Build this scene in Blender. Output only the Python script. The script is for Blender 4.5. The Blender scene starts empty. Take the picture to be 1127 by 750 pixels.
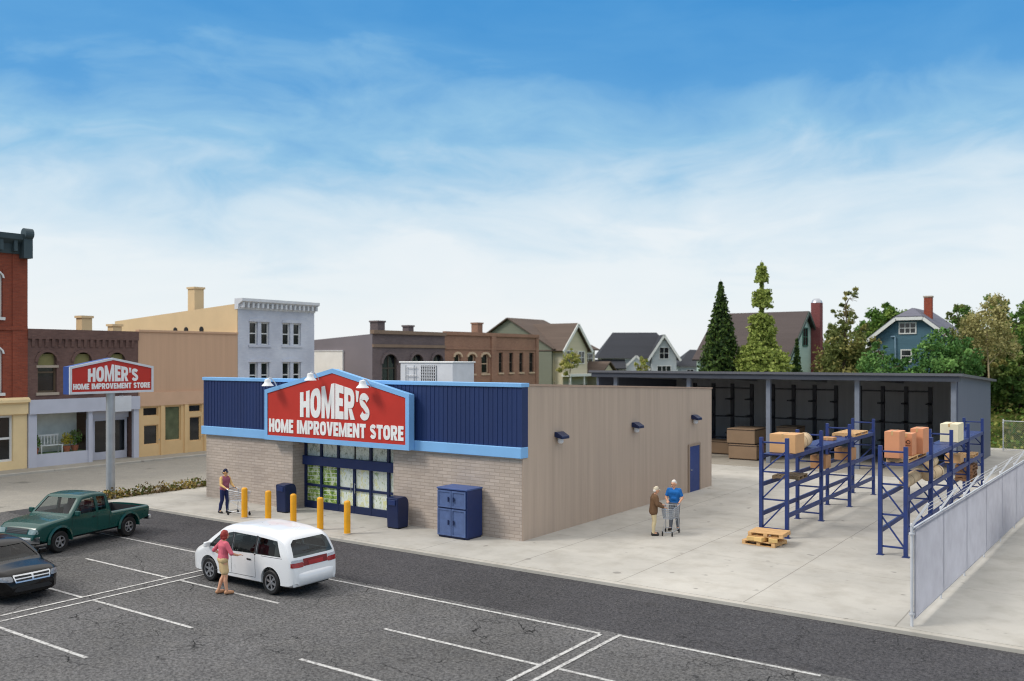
# part 1
import bpy, bmesh, math, random
from mathutils import Vector, Matrix
from mathutils.bvhtree import BVHTree
random.seed(7)
R = math.radians
scene = bpy.context.scene
col = scene.collection
PI = math.pi

# ------------------------------------------------------------------ materials
def lin(c):
    if len(c) == 3 and max(c) > 1.0:
        c = [v / 255 for v in c]
        c = [v / 12.92 if v <= .04045 else ((v + .055) / 1.055) ** 2.4 for v in c]
    return (c[0], c[1], c[2], 1)

class NT:
    def __init__(s, name):
        s.m = bpy.data.materials.new(name); s.m.use_nodes = True
        s.t = s.m.node_tree; s.t.nodes.clear()
        s.out = s.n('ShaderNodeOutputMaterial')
    def n(s, typ, **kw):
        nd = s.t.nodes.new(typ)
        for k, v in kw.items():
            if k.startswith('i_'):
                key = k[2:].replace('_', ' ')
                nd.inputs[key].default_value = v
            else: setattr(nd, k, v)
        return nd
    def l(s, a, b): s.t.links.new(a, b)
    def coord(s, stretch=(1, 1, 1), world=False):
        if world: src = s.n('ShaderNodeNewGeometry').outputs['Position']
        else: src = s.n('ShaderNodeTexCoord').outputs['Object']
        mp = s.n('ShaderNodeMapping'); mp.inputs['Scale'].default_value = stretch
        s.l(src, mp.inputs['Vector']); return mp.outputs[0]
    def noise(s, vec, scale, detail=4, rough=.55):
        nd = s.n('ShaderNodeTexNoise'); nd.inputs['Scale'].default_value = scale
        nd.inputs['Detail'].default_value = detail; nd.inputs['Roughness'].default_value = rough
        s.l(vec, nd.inputs['Vector']); return nd.outputs['Fac']
    def ramp(s, fac, stops, interp='LINEAR'):
        r = s.n('ShaderNodeValToRGB'); r.color_ramp.interpolation = interp
        e = r.color_ramp.elements
        while len(e) < len(stops): e.new(.5)
        for el, (p, c) in zip(e, stops):
            el.position = p; el.color = c if len(c) == 4 else (*c, 1)
        s.l(fac, r.inputs[0]); return r.outputs[0]
    def mix(s, fac, a, b, mode='MIX'):
        m = s.n('ShaderNodeMix', data_type='RGBA', blend_type=mode)
        for sock, v in ((m.inputs[0], fac), (m.inputs[6], a), (m.inputs[7], b)):
            if isinstance(v, (int, float)): sock.default_value = v
            elif isinstance(v, tuple): sock.default_value = v
            else: s.l(v, sock)
        return m.outputs[2]
    def math(s, op, a, b=None, clamp=False):
        m = s.n('ShaderNodeMath', operation=op, use_clamp=clamp)
        for i, v in enumerate((a, b)):
            if v is None: continue
            if isinstance(v, (int, float)): m.inputs[i].default_value = v
            else: s.l(v, m.inputs[i])
        return m.outputs[0]
    def bsdf(s, colr, rough=.6, metal=0, coat=0, bump=None, bstr=.3, bdist=.01, spec=.5):
        b = s.n('ShaderNodeBsdfPrincipled')
        if isinstance(colr, tuple): b.inputs['Base Color'].default_value = colr
        else: s.l(colr, b.inputs['Base Color'])
        if isinstance(rough, (int, float)): b.inputs['Roughness'].default_value = rough
        else: s.l(rough, b.inputs['Roughness'])
        b.inputs['Metallic'].default_value = metal
        b.inputs['Coat Weight'].default_value = coat
        b.inputs['Coat Roughness'].default_value = .06
        b.inputs['Specular IOR Level'].default_value = spec
        if bump is not None:
            bp = s.n('ShaderNodeBump'); bp.inputs['Strength'].default_value = bstr
            bp.inputs['Distance'].default_value = bdist
            s.l(bump, bp.inputs['Height']); s.l(bp.outputs[0], b.inputs['Normal'])
        s.l(b.outputs[0], s.out.inputs[0]); return b

_mats = {}
def pm(name, c, rough=.6, var=.12, scale=2.0, bump=0, bscale=30, metal=0, coat=0, stretch=(1, 1, 1), world=True, fine=.0, spec=.4):
    """painted / plain surface with uneven tone"""
    if name in _mats: return _mats[name]
    t = NT(name); v = t.coord(stretch, world)
    base = lin(c)
    lo = tuple(max(0, x * (1 - var)) for x in base[:3]) + (1,)
    hi = tuple(min(1, x * (1 + var)) for x in base[:3]) + (1,)
    f = t.noise(v, scale, 5)
    colr = t.ramp(f, [(.3, lo), (.7, hi)])
    if fine:
        f2 = t.noise(v, scale * 12, 3, .7)
        colr = t.mix(f2, colr, t.mix(1.0, colr, (1 - fine, 1 - fine, 1 - fine, 1), 'MULTIPLY'))
    b = None
    if bump: b = t.noise(v, bscale, 4)
    rg = t.math('ADD', t.math('MULTIPLY', t.noise(v, scale * 3, 3), .16), max(.02, rough - .08))
    t.bsdf(colr, rg, metal, coat, b, bump, spec=spec)
    _mats[name] = t.m; return t.m

def brickmat(name, c1, c2, mortar, bw=.22, bh=.075, msize=.012, bump=.5, var=.15, offset=.5, rough=.85, big=.12):
    if name in _mats: return _mats[name]
    t = NT(name)
    g = t.n('ShaderNodeNewGeometry').outputs['Position']
    sp = t.n('ShaderNodeSeparateXYZ'); t.l(g, sp.inputs[0])
    cb = t.n('ShaderNodeCombineXYZ')
    t.l(t.math('ADD', sp.outputs[0], sp.outputs[1]), cb.inputs[0]); t.l(sp.outputs[2], cb.inputs[1])
    br = t.n('ShaderNodeTexBrick'); t.l(cb.outputs[0], br.inputs['Vector'])
    br.offset = offset
    br.inputs['Color1'].default_value = lin(c1); br.inputs['Color2'].default_value = lin(c2)
    br.inputs['Mortar'].default_value = lin(mortar); br.inputs['Scale'].default_value = 1
    br.inputs['Mortar Size'].default_value = msize; br.inputs['Brick Width'].default_value = bw
    br.inputs['Row Height'].default_value = bh; br.inputs['Bias'].default_value = 0
    n1 = t.noise(g, .5, 5, .6); n2 = t.noise(g, 9, 4, .7)
    cl = t.mix(t.ramp(n1, [(.3, (1, 1, 1)), (.75, (0, 0, 0))]), br.outputs[0], t.mix(1.0, br.outputs[0], (1 - big * 2, 1 - big * 2, 1 - big * 1.8, 1), 'MULTIPLY'))
    cl = t.mix(n2, cl, t.mix(1.0, cl, (1 - var, 1 - var, 1 - var, 1), 'MULTIPLY'))
    h = t.math('ADD', t.math('MULTIPLY', br.outputs[1], -1.0), t.math('MULTIPLY', n2, .6))
    t.bsdf(cl, rough, bump=h, bstr=bump, bdist=.02, spec=.25)
    _mats[name] = t.m; return t.m

def sidingmat(name, c, pitch=.3, vertical=True, var=.1, rough=.6, depth=.5, streak=.12, width=.12):
    """boards or ribbed sheet: grooves at a pitch, with streaks"""
    if name in _mats: return _mats[name]
    t = NT(name)
    g = t.n('ShaderNodeNewGeometry').outputs['Position']
    sp = t.n('ShaderNodeSeparateXYZ'); t.l(g, sp.inputs[0])
    u = t.math('ADD', sp.outputs[0], sp.outputs[1]) if vertical else sp.outputs[2]
    fr = t.math('FRACT', t.math('DIVIDE', u, pitch))
    edge = t.math('LESS_THAN', fr, width)
    v = t.coord((3, 3, .12) if vertical else (.12, .12, 3), True)
    s1 = t.noise(v, 1.2, 6, .65); s2 = t.noise(g, .35, 4)
    base = lin(c)
    lo = tuple(x * (1 - streak) for x in base[:3]) + (1,); hi = tuple(min(1, x * (1 + streak)) for x in base[:3]) + (1,)
    cl = t.ramp(s1, [(.3, lo), (.7, hi)])
    cl = t.mix(s2, cl, t.mix(1.0, cl, (1 - var, 1 - var, 1 - var, 1), 'MULTIPLY'))
    h = t.math('ADD', t.math('MULTIPLY', edge, -1.0), t.math('MULTIPLY', s1, .2))
    t.bsdf(cl, rough, bump=h, bstr=depth, bdist=.02, spec=.3)
    _mats[name] = t.m; return t.m

def leafmat(name, c1, c2, scale=.8, rough=.6):
    if name in _mats: return _mats[name]
    t = NT(name); g = t.n('ShaderNodeNewGeometry').outputs['Position']
    f = t.mix(.5, t.noise(g, scale, 3, .6), t.noise(g, scale * 9, 2, .6))
    cl = t.ramp(f, [(.35, lin(c1)), (.65, lin(c2))])
    b = t.bsdf(cl, rough, spec=.2)
    tr = t.n('ShaderNodeBsdfTranslucent'); t.l(cl, tr.inputs[0])
    mx = t.n('ShaderNodeMixShader'); mx.inputs[0].default_value = .25
    t.l(b.outputs[0], mx.inputs[1]); t.l(tr.outputs[0], mx.inputs[2]); t.l(mx.outputs[0], t.out.inputs[0])
    _mats[name] = t.m; return t.m

def glassmat(name, tint=(.55, .6, .6), clear=.75):
    if name in _mats: return _mats[name]
    t = NT(name)
    tr = t.n('ShaderNodeBsdfTransparent'); tr.inputs[0].default_value = (*[x * clear for x in tint], 1)
    gl = t.n('ShaderNodeBsdfGlossy'); gl.inputs['Roughness'].default_value = .03
    g = t.n('ShaderNodeNewGeometry').outputs['Position']
    bp = t.n('ShaderNodeBump'); bp.inputs['Strength'].default_value = .04; t.l(t.noise(g, 1.5, 2), bp.inputs['Height'])
    t.l(bp.outputs[0], gl.inputs['Normal'])
    lw_ = t.n('ShaderNodeLayerWeight'); lw_.inputs[0].default_value = .5
    mx = t.n('ShaderNodeMixShader')
    t.l(t.math('ADD', t.math('MULTIPLY', t.math('POWER', lw_.outputs['Facing'], 4.5), .8), .035), mx.inputs[0])
    t.l(tr.outputs[0], mx.inputs[1]); t.l(gl.outputs[0], mx.inputs[2]); t.l(mx.outputs[0], t.out.inputs[0])
    _mats[name] = t.m; return t.m

# ------------------------------------------------------------------ objects
ROOT = {}
def tag(o, label=None, cat=None, group=None, kind=None):
    if label:
        o['label'] = label
        assert 4 <= len(label.split()) <= 16, label
    if cat: o['category'] = cat
    if group: o['group'] = group
    if kind: o['kind'] = kind
    return o
def thing(name, label, cat, loc=(0, 0, 0), rz=0, group=None):
    o = bpy.data.objects.new(name, None); col.objects.link(o)
    o.location = loc; o.rotation_euler = (0, 0, rz); o.empty_display_size = .3
    ROOT[o.name] = Matrix.Translation(loc) @ Matrix.Rotation(rz, 4, 'Z')
    return tag(o, label, cat, group)
def top(o):
    while o.parent: o = o.parent
    return o
def copy_tree(o, parent=None):
    c = o.copy(); col.objects.link(c); c.parent = parent
    for ch in list(o.children): copy_tree(ch, c)
    return c

class MB:
    def __init__(s): s.v = []; s.f = []; s.mi = []; s.cur = 0
    def add(s, vs, fs):
        b = len(s.v); s.v += [tuple(p) for p in vs]
        for f in fs: s.f.append(tuple(b + i for i in f)); s.mi.append(s.cur)
        return s
    def box(s, x0, x1, y0, y1, z0, z1):
        x0, x1 = sorted((x0, x1)); y0, y1 = sorted((y0, y1)); z0, z1 = sorted((z0, z1))
        return s.add([(x0, y0, z0), (x1, y0, z0), (x1, y1, z0), (x0, y1, z0), (x0, y0, z1), (x1, y0, z1), (x1, y1, z1), (x0, y1, z1)],
                     [(0, 3, 2, 1), (4, 5, 6, 7), (0, 1, 5, 4), (1, 2, 6, 5), (2, 3, 7, 6), (3, 0, 4, 7)])
    def obox(s, c, sx, sy, sz, rz=0, ry=0, rx=0):
        m = Matrix.Translation(c) @ Matrix.Rotation(rz, 4, 'Z') @ Matrix.Rotation(ry, 4, 'Y') @ Matrix.Rotation(rx, 4, 'X')
        vs = [m @ Vector((a * sx / 2, b * sy / 2, d * sz / 2)) for d in (-1, 1) for a, b in ((-1, -1), (1, -1), (1, 1), (-1, 1))]
        return s.add(vs, [(0, 3, 2, 1), (4, 5, 6, 7), (0, 1, 5, 4), (1, 2, 6, 5), (2, 3, 7, 6), (3, 0, 4, 7)])
    def quad(s, *p): return s.add(p, [tuple(range(len(p)))])
    def tube(s, p, q, r, r2=None, n=8, cap=True):
        p = Vector(p); q = Vector(q); r2 = r if r2 is None else r2
        d = (q - p)
        if d.length < 1e-6: return s
        d.normalize(); a = d.orthogonal().normalized(); b = d.cross(a)
        vs = []
        for c, rr in ((p, r), (q, r2)):
            for i in range(n):
                t = 2 * PI * i / n; vs.append(c + a * (rr * math.cos(t)) + b * (rr * math.sin(t)))
        fs = [(i, (i + 1) % n, n + (i + 1) % n, n + i) for i in range(n)]
        if cap: fs += [tuple(range(n - 1, -1, -1)), tuple(range(n, 2 * n))]
        return s.add(vs, fs)
    def path(s, pts, r, n=6):
        for a, b in zip(pts, pts[1:]): s.tube(a, b, r, n=n)
        return s
    def beam(s, p, q, w, h):
        """rectangular bar from p to q, w across, h the other way"""
        p = Vector(p); q = Vector(q); d = (q - p).normalized()
        up = Vector((0, 0, 1)) if abs(d.z) < .95 else Vector((0, 1, 0))
        a = d.cross(up).normalized() * (w / 2); b = a.cross(d).normalized() * (h / 2)
        vs = [c + sa * a + sb * b for c in (p, q) for sa, sb in ((-1, -1), (1, -1), (1, 1), (-1, 1))]
        return s.add(vs, [(0, 1, 2, 3), (7, 6, 5, 4), (0, 4, 5, 1), (1, 5, 6, 2), (2, 6, 7, 3), (3, 7, 4, 0)])
    def caps(s, p, q, r1, r2=None, n=12, k=4):
        p = Vector(p); q = Vector(q); r2 = r1 if r2 is None else r2
        d = q - p
        if d.length < 1e-6: d = Vector((0, 0, 1e-4)); q = p + d
        d = d.normalized(); a = d.orthogonal().normalized(); b = d.cross(a)
        rings = [(p, r1, -PI / 2 + PI / 2 * i / k) for i in range(1, k + 1)] + [(q, r2, PI / 2 * i / k) for i in range(0, k)]
        vs = [p - d * r1]
        for c, rr, an in rings:
            for i in range(n):
                t = 2 * PI * i / n
                vs.append(c + d * (rr * math.sin(an)) + (a * math.cos(t) + b * math.sin(t)) * (rr * math.cos(an)))
        vs.append(q + d * r2); m = len(rings); fs = []
        for i in range(n): fs.append((0, 1 + (i + 1) % n, 1 + i))
        for j in range(m - 1):
            for i in range(n):
                o = 1 + j * n; fs.append((o + i, o + (i + 1) % n, o + n + (i + 1) % n, o + n + i))
        o = 1 + (m - 1) * n
        for i in range(n): fs.append((o + i, o + (i + 1) % n, len(vs) - 1))
        return s.add(vs, fs)
    def lathe(s, prof, c=(0, 0, 0), axis='Z', n=24, a0=0, a1=2 * PI):
        """prof = [(radius, along)], closed round the axis"""
        full = abs(a1 - a0 - 2 * PI) < 1e-6; m = n if full else n + 1
        vs = []
        for r, h in prof:
            for i in range(m):
                t = a0 + (a1 - a0) * i / n; u, w = r * math.cos(t), r * math.sin(t)
                vs.append((c[0] + u, c[1] + w, c[2] + h) if axis == 'Z' else (c[0] + u, c[1] + h, c[2] + w) if axis == 'Y' else (c[0] + h, c[1] + u, c[2] + w))
        fs = []
        for j in range(len(prof) - 1):
            for i in range(n):
                k = (i + 1) % m if full else i + 1
                fs.append((j * m + i, j * m + k, (j + 1) * m + k, (j + 1) * m + i))
        return s.add(vs, fs)
    def prism(s, poly, a, b, axis='Y'):
        """poly in the plane across axis, from a to b along it"""
        def P(u, w, t): return (u, t, w) if axis == 'Y' else (t, u, w) if axis == 'X' else (u, w, t)
        n = len(poly)
        vs = [P(u, w, a) for u, w in poly] + [P(u, w, b) for u, w in poly]
        fs = [tuple(range(n)), tuple(range(2 * n - 1, n - 1, -1))] + [(i, (i + 1) % n, n + (i + 1) % n, n + i) for i in range(n)]
        return s.add(vs, fs)
    def grid(s, pts):
        h = len(pts); w = len(pts[0]); vs = [p for r in pts for p in r]
        return s.add(vs, [(j * w + i, j * w + i + 1, (j + 1) * w + i + 1, (j + 1) * w + i) for j in range(h - 1) for i in range(w - 1)])
    def mesh(s, name, xf=None, recalc=True, merge=0):
        me = bpy.data.meshes.new(name)
        me.from_pydata([xf @ Vector(v) for v in s.v] if xf else s.v, [], s.f)
        for p, m in zip(me.polygons, s.mi): p.material_index = m
        if recalc or merge:
            bm = bmesh.new(); bm.from_mesh(me)
            if merge: bmesh.ops.remove_doubles(bm, verts=bm.verts, dist=merge)
            bmesh.ops.recalc_face_normals(bm, faces=bm.faces)
            bm.to_mesh(me); bm.free()
        return me
    def build(s, name, mat, parent=None, world=False, smooth=0, bevel=0, recalc=True, merge=0):
        xf = None
        if parent is not None and world: xf = ROOT[top(parent).name].inverted()
        me = s.mesh(name, xf, recalc, merge)
        return link(name, me, mat, parent, smooth, bevel)
def link(name, me, mat, parent=None, smooth=0, bevel=0):
    o = bpy.data.objects.new(name, me); col.objects.link(o)
    for m in (mat if isinstance(mat, (list, tuple)) else [mat]): me.materials.append(m)
    if smooth:
        me.polygons.foreach_set('use_smooth', [True] * len(me.polygons))
        if smooth < 180: me.set_sharp_from_angle(angle=R(smooth))
    if bevel:
        md = o.modifiers.new('bevel', 'BEVEL'); md.width = bevel; md.segments = 2; md.limit_method = 'ANGLE'; md.angle_limit = R(40)
    if parent: o.parent = parent
    return o
def evaluated(o):
    dg = bpy.context.evaluated_depsgraph_get(); dg.update()
    me = bpy.data.meshes.new_from_object(o.evaluated_get(dg))
    return me
def boolean(me, cutters):
    o = bpy.data.objects.new('work', me); col.objects.link(o); tmp = []
    for c in cutters:
        cme = c.mesh('cutter'); co = bpy.data.objects.new('cutter', cme); col.objects.link(co); tmp.append(co)
        md = o.modifiers.new('b', 'BOOLEAN'); md.object = co; md.operation = 'DIFFERENCE'; md.solver = 'EXACT'
    r = evaluated(o)
    for t in tmp + [o]: bpy.data.objects.remove(t, do_unlink=True)
    bm = bmesh.new(); bm.from_mesh(r); bmesh.ops.remove_doubles(bm, verts=bm.verts, dist=1e-4); bmesh.ops.recalc_face_normals(bm, faces=bm.faces); bm.to_mesh(r); bm.free()
    return r
def remesh(mb, voxel=.014, smooth=3):
    me = mb.mesh('work'); o = bpy.data.objects.new('work', me); col.objects.link(o)
    md = o.modifiers.new('r', 'REMESH'); md.mode = 'VOXEL'; md.voxel_size = voxel
    if smooth:
        sm = o.modifiers.new('s', 'SMOOTH'); sm.iterations = smooth; sm.factor = .5
    r = evaluated(o); bpy.data.objects.remove(o, do_unlink=True); return r

def glyph(ch):
    """a heavy letter as butted convex pieces in a box w wide and 1 high"""
    B = lambda x0, x1, y0, y1: [(x0, y0), (x1, y0), (x1, y1), (x0, y1)]
    def ring(cx, cy, ro, ri, a0, a1, n=18, e=2.6):
        def pt(r, a):
            c, s_ = math.cos(a), math.sin(a)
            return (cx + r[0] * math.copysign(abs(c) ** (2 / e), c), cy + r[1] * math.copysign(abs(s_) ** (2 / e), s_))
        A = [a0 + (a1 - a0) * k / n for k in range(n + 1)]
        return [[pt(ri, a), pt(ro, a), pt(ro, b), pt(ri, b)] for a, b in zip(A, A[1:])]
    if ch == 'H': return 1.0, [B(0, .36, 0, 1), B(.64, 1, 0, 1), B(.36, .64, .38, .63)]
    if ch == 'E': return .8, [B(0, .38, 0, 1), B(.38, .8, 0, .23), B(.38, .74, .39, .62), B(.38, .8, .77, 1)]
    if ch == 'I': return .38, [B(0, .38, 0, 1)]
    if ch == 'T': return .92, [B(0, .92, .75, 1), B(.28, .64, 0, .75)]
    if ch == 'M': return 1.3, [B(0, .32, 0, 1), B(.98, 1.3, 0, 1), [(.32, 1), (.32, .56), (.55, 0), (.65, 0), (.65, .38)], [(.98, 1), (.65, .38), (.65, 0), (.75, 0), (.98, .56)]]
    if ch == 'N': return 1.04, [B(0, .34, 0, 1), B(.70, 1.04, 0, 1), [(.34, 1), (.34, .52), (.70, 0), (.70, .48)]]
    if ch == 'V': return 1.04, [[(0, 1), (.31, 0), (.52, 0), (.52, .34), (.37, 1)], [(1.04, 1), (.67, 1), (.52, .34), (.52, 0), (.73, 0)]]
    if ch == 'O': return 1.06, ring(.53, .5, (.53, .5), (.17, .26), 0, 2 * PI, 28)
    if ch in 'PR':
        g_ = [B(0, .36, 0, 1), B(.36, .52, .78, 1), B(.36, .52, .36, .57)] + ring(.52, .68, (.44, .32), (.10, .107), -PI / 2, PI / 2, 14)
        if ch == 'R': g_.append([(.40, .35), (.72, .35), (1.0, 0), (.60, 0)])
        return (.96 if ch == 'P' else 1.0), g_
    if ch == "'": return .32, [[(.08, .62), (.2, .62), (.32, 1), (0, 1)]]
    if ch == 'S':
        c = []
        for k in range(13): a = R(15 + 240 * k / 12); c.append((.47 + .31 * math.cos(a), .715 + .165 * math.sin(a)))
        for k in range(1, 13): a = R(75 - 240 * k / 12); c.append((.47 + .31 * math.cos(a), .285 + .165 * math.sin(a)))
        L_, R_ = [], []
        for k, p in enumerate(c):
            a, b = c[max(0, k - 1)], c[min(len(c) - 1, k + 1)]; d = Vector((b[0] - a[0], b[1] - a[1])).normalized()
            wx = .16; wy = .122
            L_.append((p[0] - d.y * wx, p[1] + d.x * wy)); R_.append((p[0] + d.y * wx, p[1] - d.x * wy))
        return .94, [[L_[k], L_[k + 1], R_[k + 1], R_[k]] for k in range(len(c) - 1)]
    return .5, []
def text_mesh(body, bold=0):
    vs, fs, x = [], [], 0
    for ch in body:
        w, ps = glyph(ch)
        for p in ps:
            b = len(vs); vs += [(x + u, v) for u, v in p]; fs.append(tuple(range(b, b + len(p))))
        x += w + (.09 if ch != "'" else .05)
    W_ = x - .09
    return [(u / W_, v) for u, v in vs], fs
def lettering(lines, place, thick):
    """lines: (text, u0, u1, v0, height function of u, bold); place(u, v, off) gives a point"""
    mb = MB()
    for body, u0, u1, v0, hf, bold in lines:
        vs, fs = text_mesh(body, bold)
        for off0, off1 in ((0, thick),):
            pts = []
            for x, y in vs:
                u = u0 + (u1 - u0) * x; pts.append((u, v0 + y * hf(u)))
            mb.add([place(u, v, off1) for u, v in pts], fs)
            edges = {}
            for f in fs:
                for a, b in zip(f, f[1:] + f[:1]):
                    k = (min(a, b), max(a, b)); edges[k] = edges.get(k, 0) + 1
            for (a, b), n in edges.items():
                if n == 1:
                    mb.quad(place(*pts[a], off1), place(*pts[b], off1), place(*pts[b], off0), place(*pts[a], off0))
    return mb
# part 2
# ------------------------------------------------------------------ palette
LOT, WALK = -.06, .04
def asphalt(name, a, b, crack=.5, seed=0.0, patch=.25):
    t = NT(name); g = t.n('ShaderNodeNewGeometry').outputs['Position']
    off = t.n('ShaderNodeVectorMath', operation='ADD'); off.inputs[1].default_value = (seed, seed * 1.7, 0); t.l(g, off.inputs[0]); g = off.outputs[0]
    big = t.noise(g, .18, 6, .6); med = t.noise(g, 1.7, 5, .6); fin = t.noise(g, 14, 3, .9); agg = t.noise(g, 42, 2, .9)
    cl = t.ramp(fin, [(.36, lin(a)), (.64, lin(b))])
    cl = t.mix(t.ramp(big, [(.38, (0, 0, 0)), (.66, (1, 1, 1))]), cl, t.mix(1.0, cl, (1 - patch, 1 - patch, 1 - patch * 1.05, 1), 'MULTIPLY'))
    cl = t.mix(t.ramp(med, [(.45, (0, 0, 0)), (.75, (.5, .5, .5))]), cl, t.mix(1.0, cl, (1.3, 1.28, 1.22, 1), 'MULTIPLY'))
    cl = t.mix(t.ramp(agg, [(.60, (0, 0, 0)), (.72, (.6, .6, .6))]), cl, lin((158, 157, 155)))
    # hairline cracks
    dn = t.n('ShaderNodeTexNoise'); dn.inputs['Scale'].default_value = .9; dn.inputs['Detail'].default_value = 6; t.l(g, dn.inputs['Vector'])
    vm = t.n('ShaderNodeVectorMath', operation='SCALE'); vm.inputs['Scale'].default_value = 1.5; t.l(dn.outputs['Color'], vm.inputs[0])
    va = t.n('ShaderNodeVectorMath', operation='ADD'); t.l(g, va.inputs[0]); t.l(vm.outputs[0], va.inputs[1])
    vo = t.n('ShaderNodeTexVoronoi', feature='DISTANCE_TO_EDGE'); vo.inputs['Scale'].default_value = .36; t.l(va.outputs[0], vo.inputs['Vector'])
    line = t.math('LESS_THAN', vo.outputs['Distance'], .0042)
    msk = t.ramp(t.noise(g, .22, 4), [(.44, (0, 0, 0)), (.52, (1, 1, 1))])
    vo2 = t.n('ShaderNodeTexVoronoi', feature='DISTANCE_TO_EDGE'); vo2.inputs['Scale'].default_value = 1.15; t.l(va.outputs[0], vo2.inputs['Vector'])
    line2 = t.math('LESS_THAN', vo2.outputs['Distance'], .0065)
    msk2 = t.ramp(t.noise(g, .35, 4), [(.56, (0, 0, 0)), (.62, (1, 1, 1))])
    k = t.math('MULTIPLY', t.math('MAXIMUM', t.math('MULTIPLY', line, msk), t.math('MULTIPLY', line2, msk2)), crack)
    cl = t.mix(k, cl, (.008, .008, .008, 1))
    st = t.noise(g, .55, 3, .5)
    cl = t.mix(t.ramp(st, [(.66, (0, 0, 0)), (.74, (.45, .45, .45))]), cl, lin((52, 50, 48)))
    h = t.math('SUBTRACT', t.math('ADD', fin, t.math('MULTIPLY', agg, .7)), t.math('MULTIPLY', k, 2.0))
    t.bsdf(cl, .85, bump=h, bstr=.5, bdist=.012, spec=.25)
    return t.m
def concrete(name, a, b, joints=True):
    t = NT(name); g = t.n('ShaderNodeNewGeometry').outputs['Position']
    sp = t.n('ShaderNodeSeparateXYZ'); t.l(g, sp.inputs[0])
    big = t.noise(g, .16, 7, .62); med = t.noise(g, 1.1, 6, .62); fin = t.noise(g, 38, 3, .7)
    cl = t.ramp(big, [(.3, lin(a)), (.7, lin(b))])
    cl = t.mix(t.ramp(med, [(.46, (0, 0, 0)), (.72, (.8, .8, .8))]), cl, t.mix(1.0, cl, (.80, .785, .76, 1), 'MULTIPLY'))
    cl = t.mix(fin, cl, t.mix(1.0, cl, (.9, .9, .9, 1), 'MULTIPLY'))
    spot = t.noise(g, 2.3, 2, .4)
    cl = t.mix(t.ramp(spot, [(.70, (0, 0, 0)), (.76, (.5, .5, .5))]), cl, lin((95, 92, 88)))
    h = fin
    if joints:
        wob = t.math('MULTIPLY', t.noise(g, .8, 2), .05)
        def joint(axis, off, pitch, w):
            u = t.math('ADD', t.math('ADD', sp.outputs[axis], off), wob)
            return t.math('LESS_THAN', t.math('FRACT', t.math('DIVIDE', u, pitch)), w / pitch)
        j = t.math('MAXIMUM', joint(0, 101.85, 3.6, .035), t.math('MULTIPLY', joint(1, 2.1, 7.2, .03), .6))
        cl = t.mix(t.math('MULTIPLY', j, .42), cl, lin((88, 84, 78)))
        h = t.math('SUBTRACT', fin, t.math('MULTIPLY', j, 2.0))
    t.bsdf(cl, .85, bump=h, bstr=.25, bdist=.01, spec=.25)
    return t.m
def grassmat(name, a, b, c):
    t = NT(name); g = t.n('ShaderNodeNewGeometry').outputs['Position']
    cl = t.ramp(t.noise(g, .5, 6, .7), [(.3, lin(a)), (.5, lin(b)), (.72, lin(c))])
    cl = t.mix(t.noise(g, 7, 3, .8), cl, t.mix(1.0, cl, (.6, .62, .55, 1), 'MULTIPLY'))
    t.bsdf(cl, .9, bump=t.noise(g, 5, 4, .8), bstr=1, bdist=.1, spec=.1); return t.m
A_LOT = asphalt('asphalt_lot', (54, 53, 54), (120, 119, 119), 1.0, 3.0, .28)
A_LANE = asphalt('asphalt_lane', (38, 37, 40), (86, 85, 88), .6, 11.0, .25)
A_STREET = asphalt('asphalt_street', (136, 132, 124), (162, 158, 149), .15, 31.0, .08)
C_YARD = concrete('concrete_yard', (164, 161, 154), (198, 194, 185))
C_WALK = concrete('concrete_walk', (150, 143, 130), (172, 166, 154))
C_KERB = concrete('concrete_kerb', (168, 164, 155), (196, 191, 181), False)
GRASS = grassmat('rough_grass', (46, 58, 26), (92, 104, 48), (140, 140, 78))
NAVY = pm('navy_paint', (30, 48, 96), .45, .1, 1.5, spec=.4)
NAVY_D = pm('dark_navy_paint', (22, 36, 74), .4, .1, 1.5)
RACKBLUE = pm('rack_blue', (38, 57, 114), .45, .18, 2.5, fine=.15)
SKYBLUE = pm('light_blue_trim', (124, 176, 224), .5, .05, 1.0)
SIGNRED = pm('sign_red', (186, 46, 34), .5, .06, 1.2)
WHITE = pm('white_paint', (232, 232, 230), .5, .05, 1.5)
OFFWHITE = pm('off_white', (206, 208, 212), .55, .08, 1.5)
STEEL = pm('galvanised_steel', (176, 180, 186), .38, .15, 3, metal=.65)
YELLOW = pm('yellow_paint', (238, 168, 30), .45, .1, 2.5, fine=.12)
BLACK = pm('black_rubber', (24, 24, 25), .6, .15, 6)
DARK = pm('dark_interior', (20, 21, 24), .7, .2, 3)
WOOD = pm('raw_pine', (214, 172, 120), .75, .2, 3, stretch=(1, 6, 6), fine=.2)
CARD = pm('cardboard', (186, 138, 96), .8, .08, 2)
CARD2 = pm('cardboard_pale', (205, 160, 112), .8, .08, 2)
GLASS_D = pm('dark_window', (26, 30, 34), .08, .35, .8, spec=.6)
GLASS = glassmat('clear_glass', (.98, 1.0, 1.0), .99)
BLIND = pm('window_blind', (128, 122, 78), .7, .15, 2)

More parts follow.
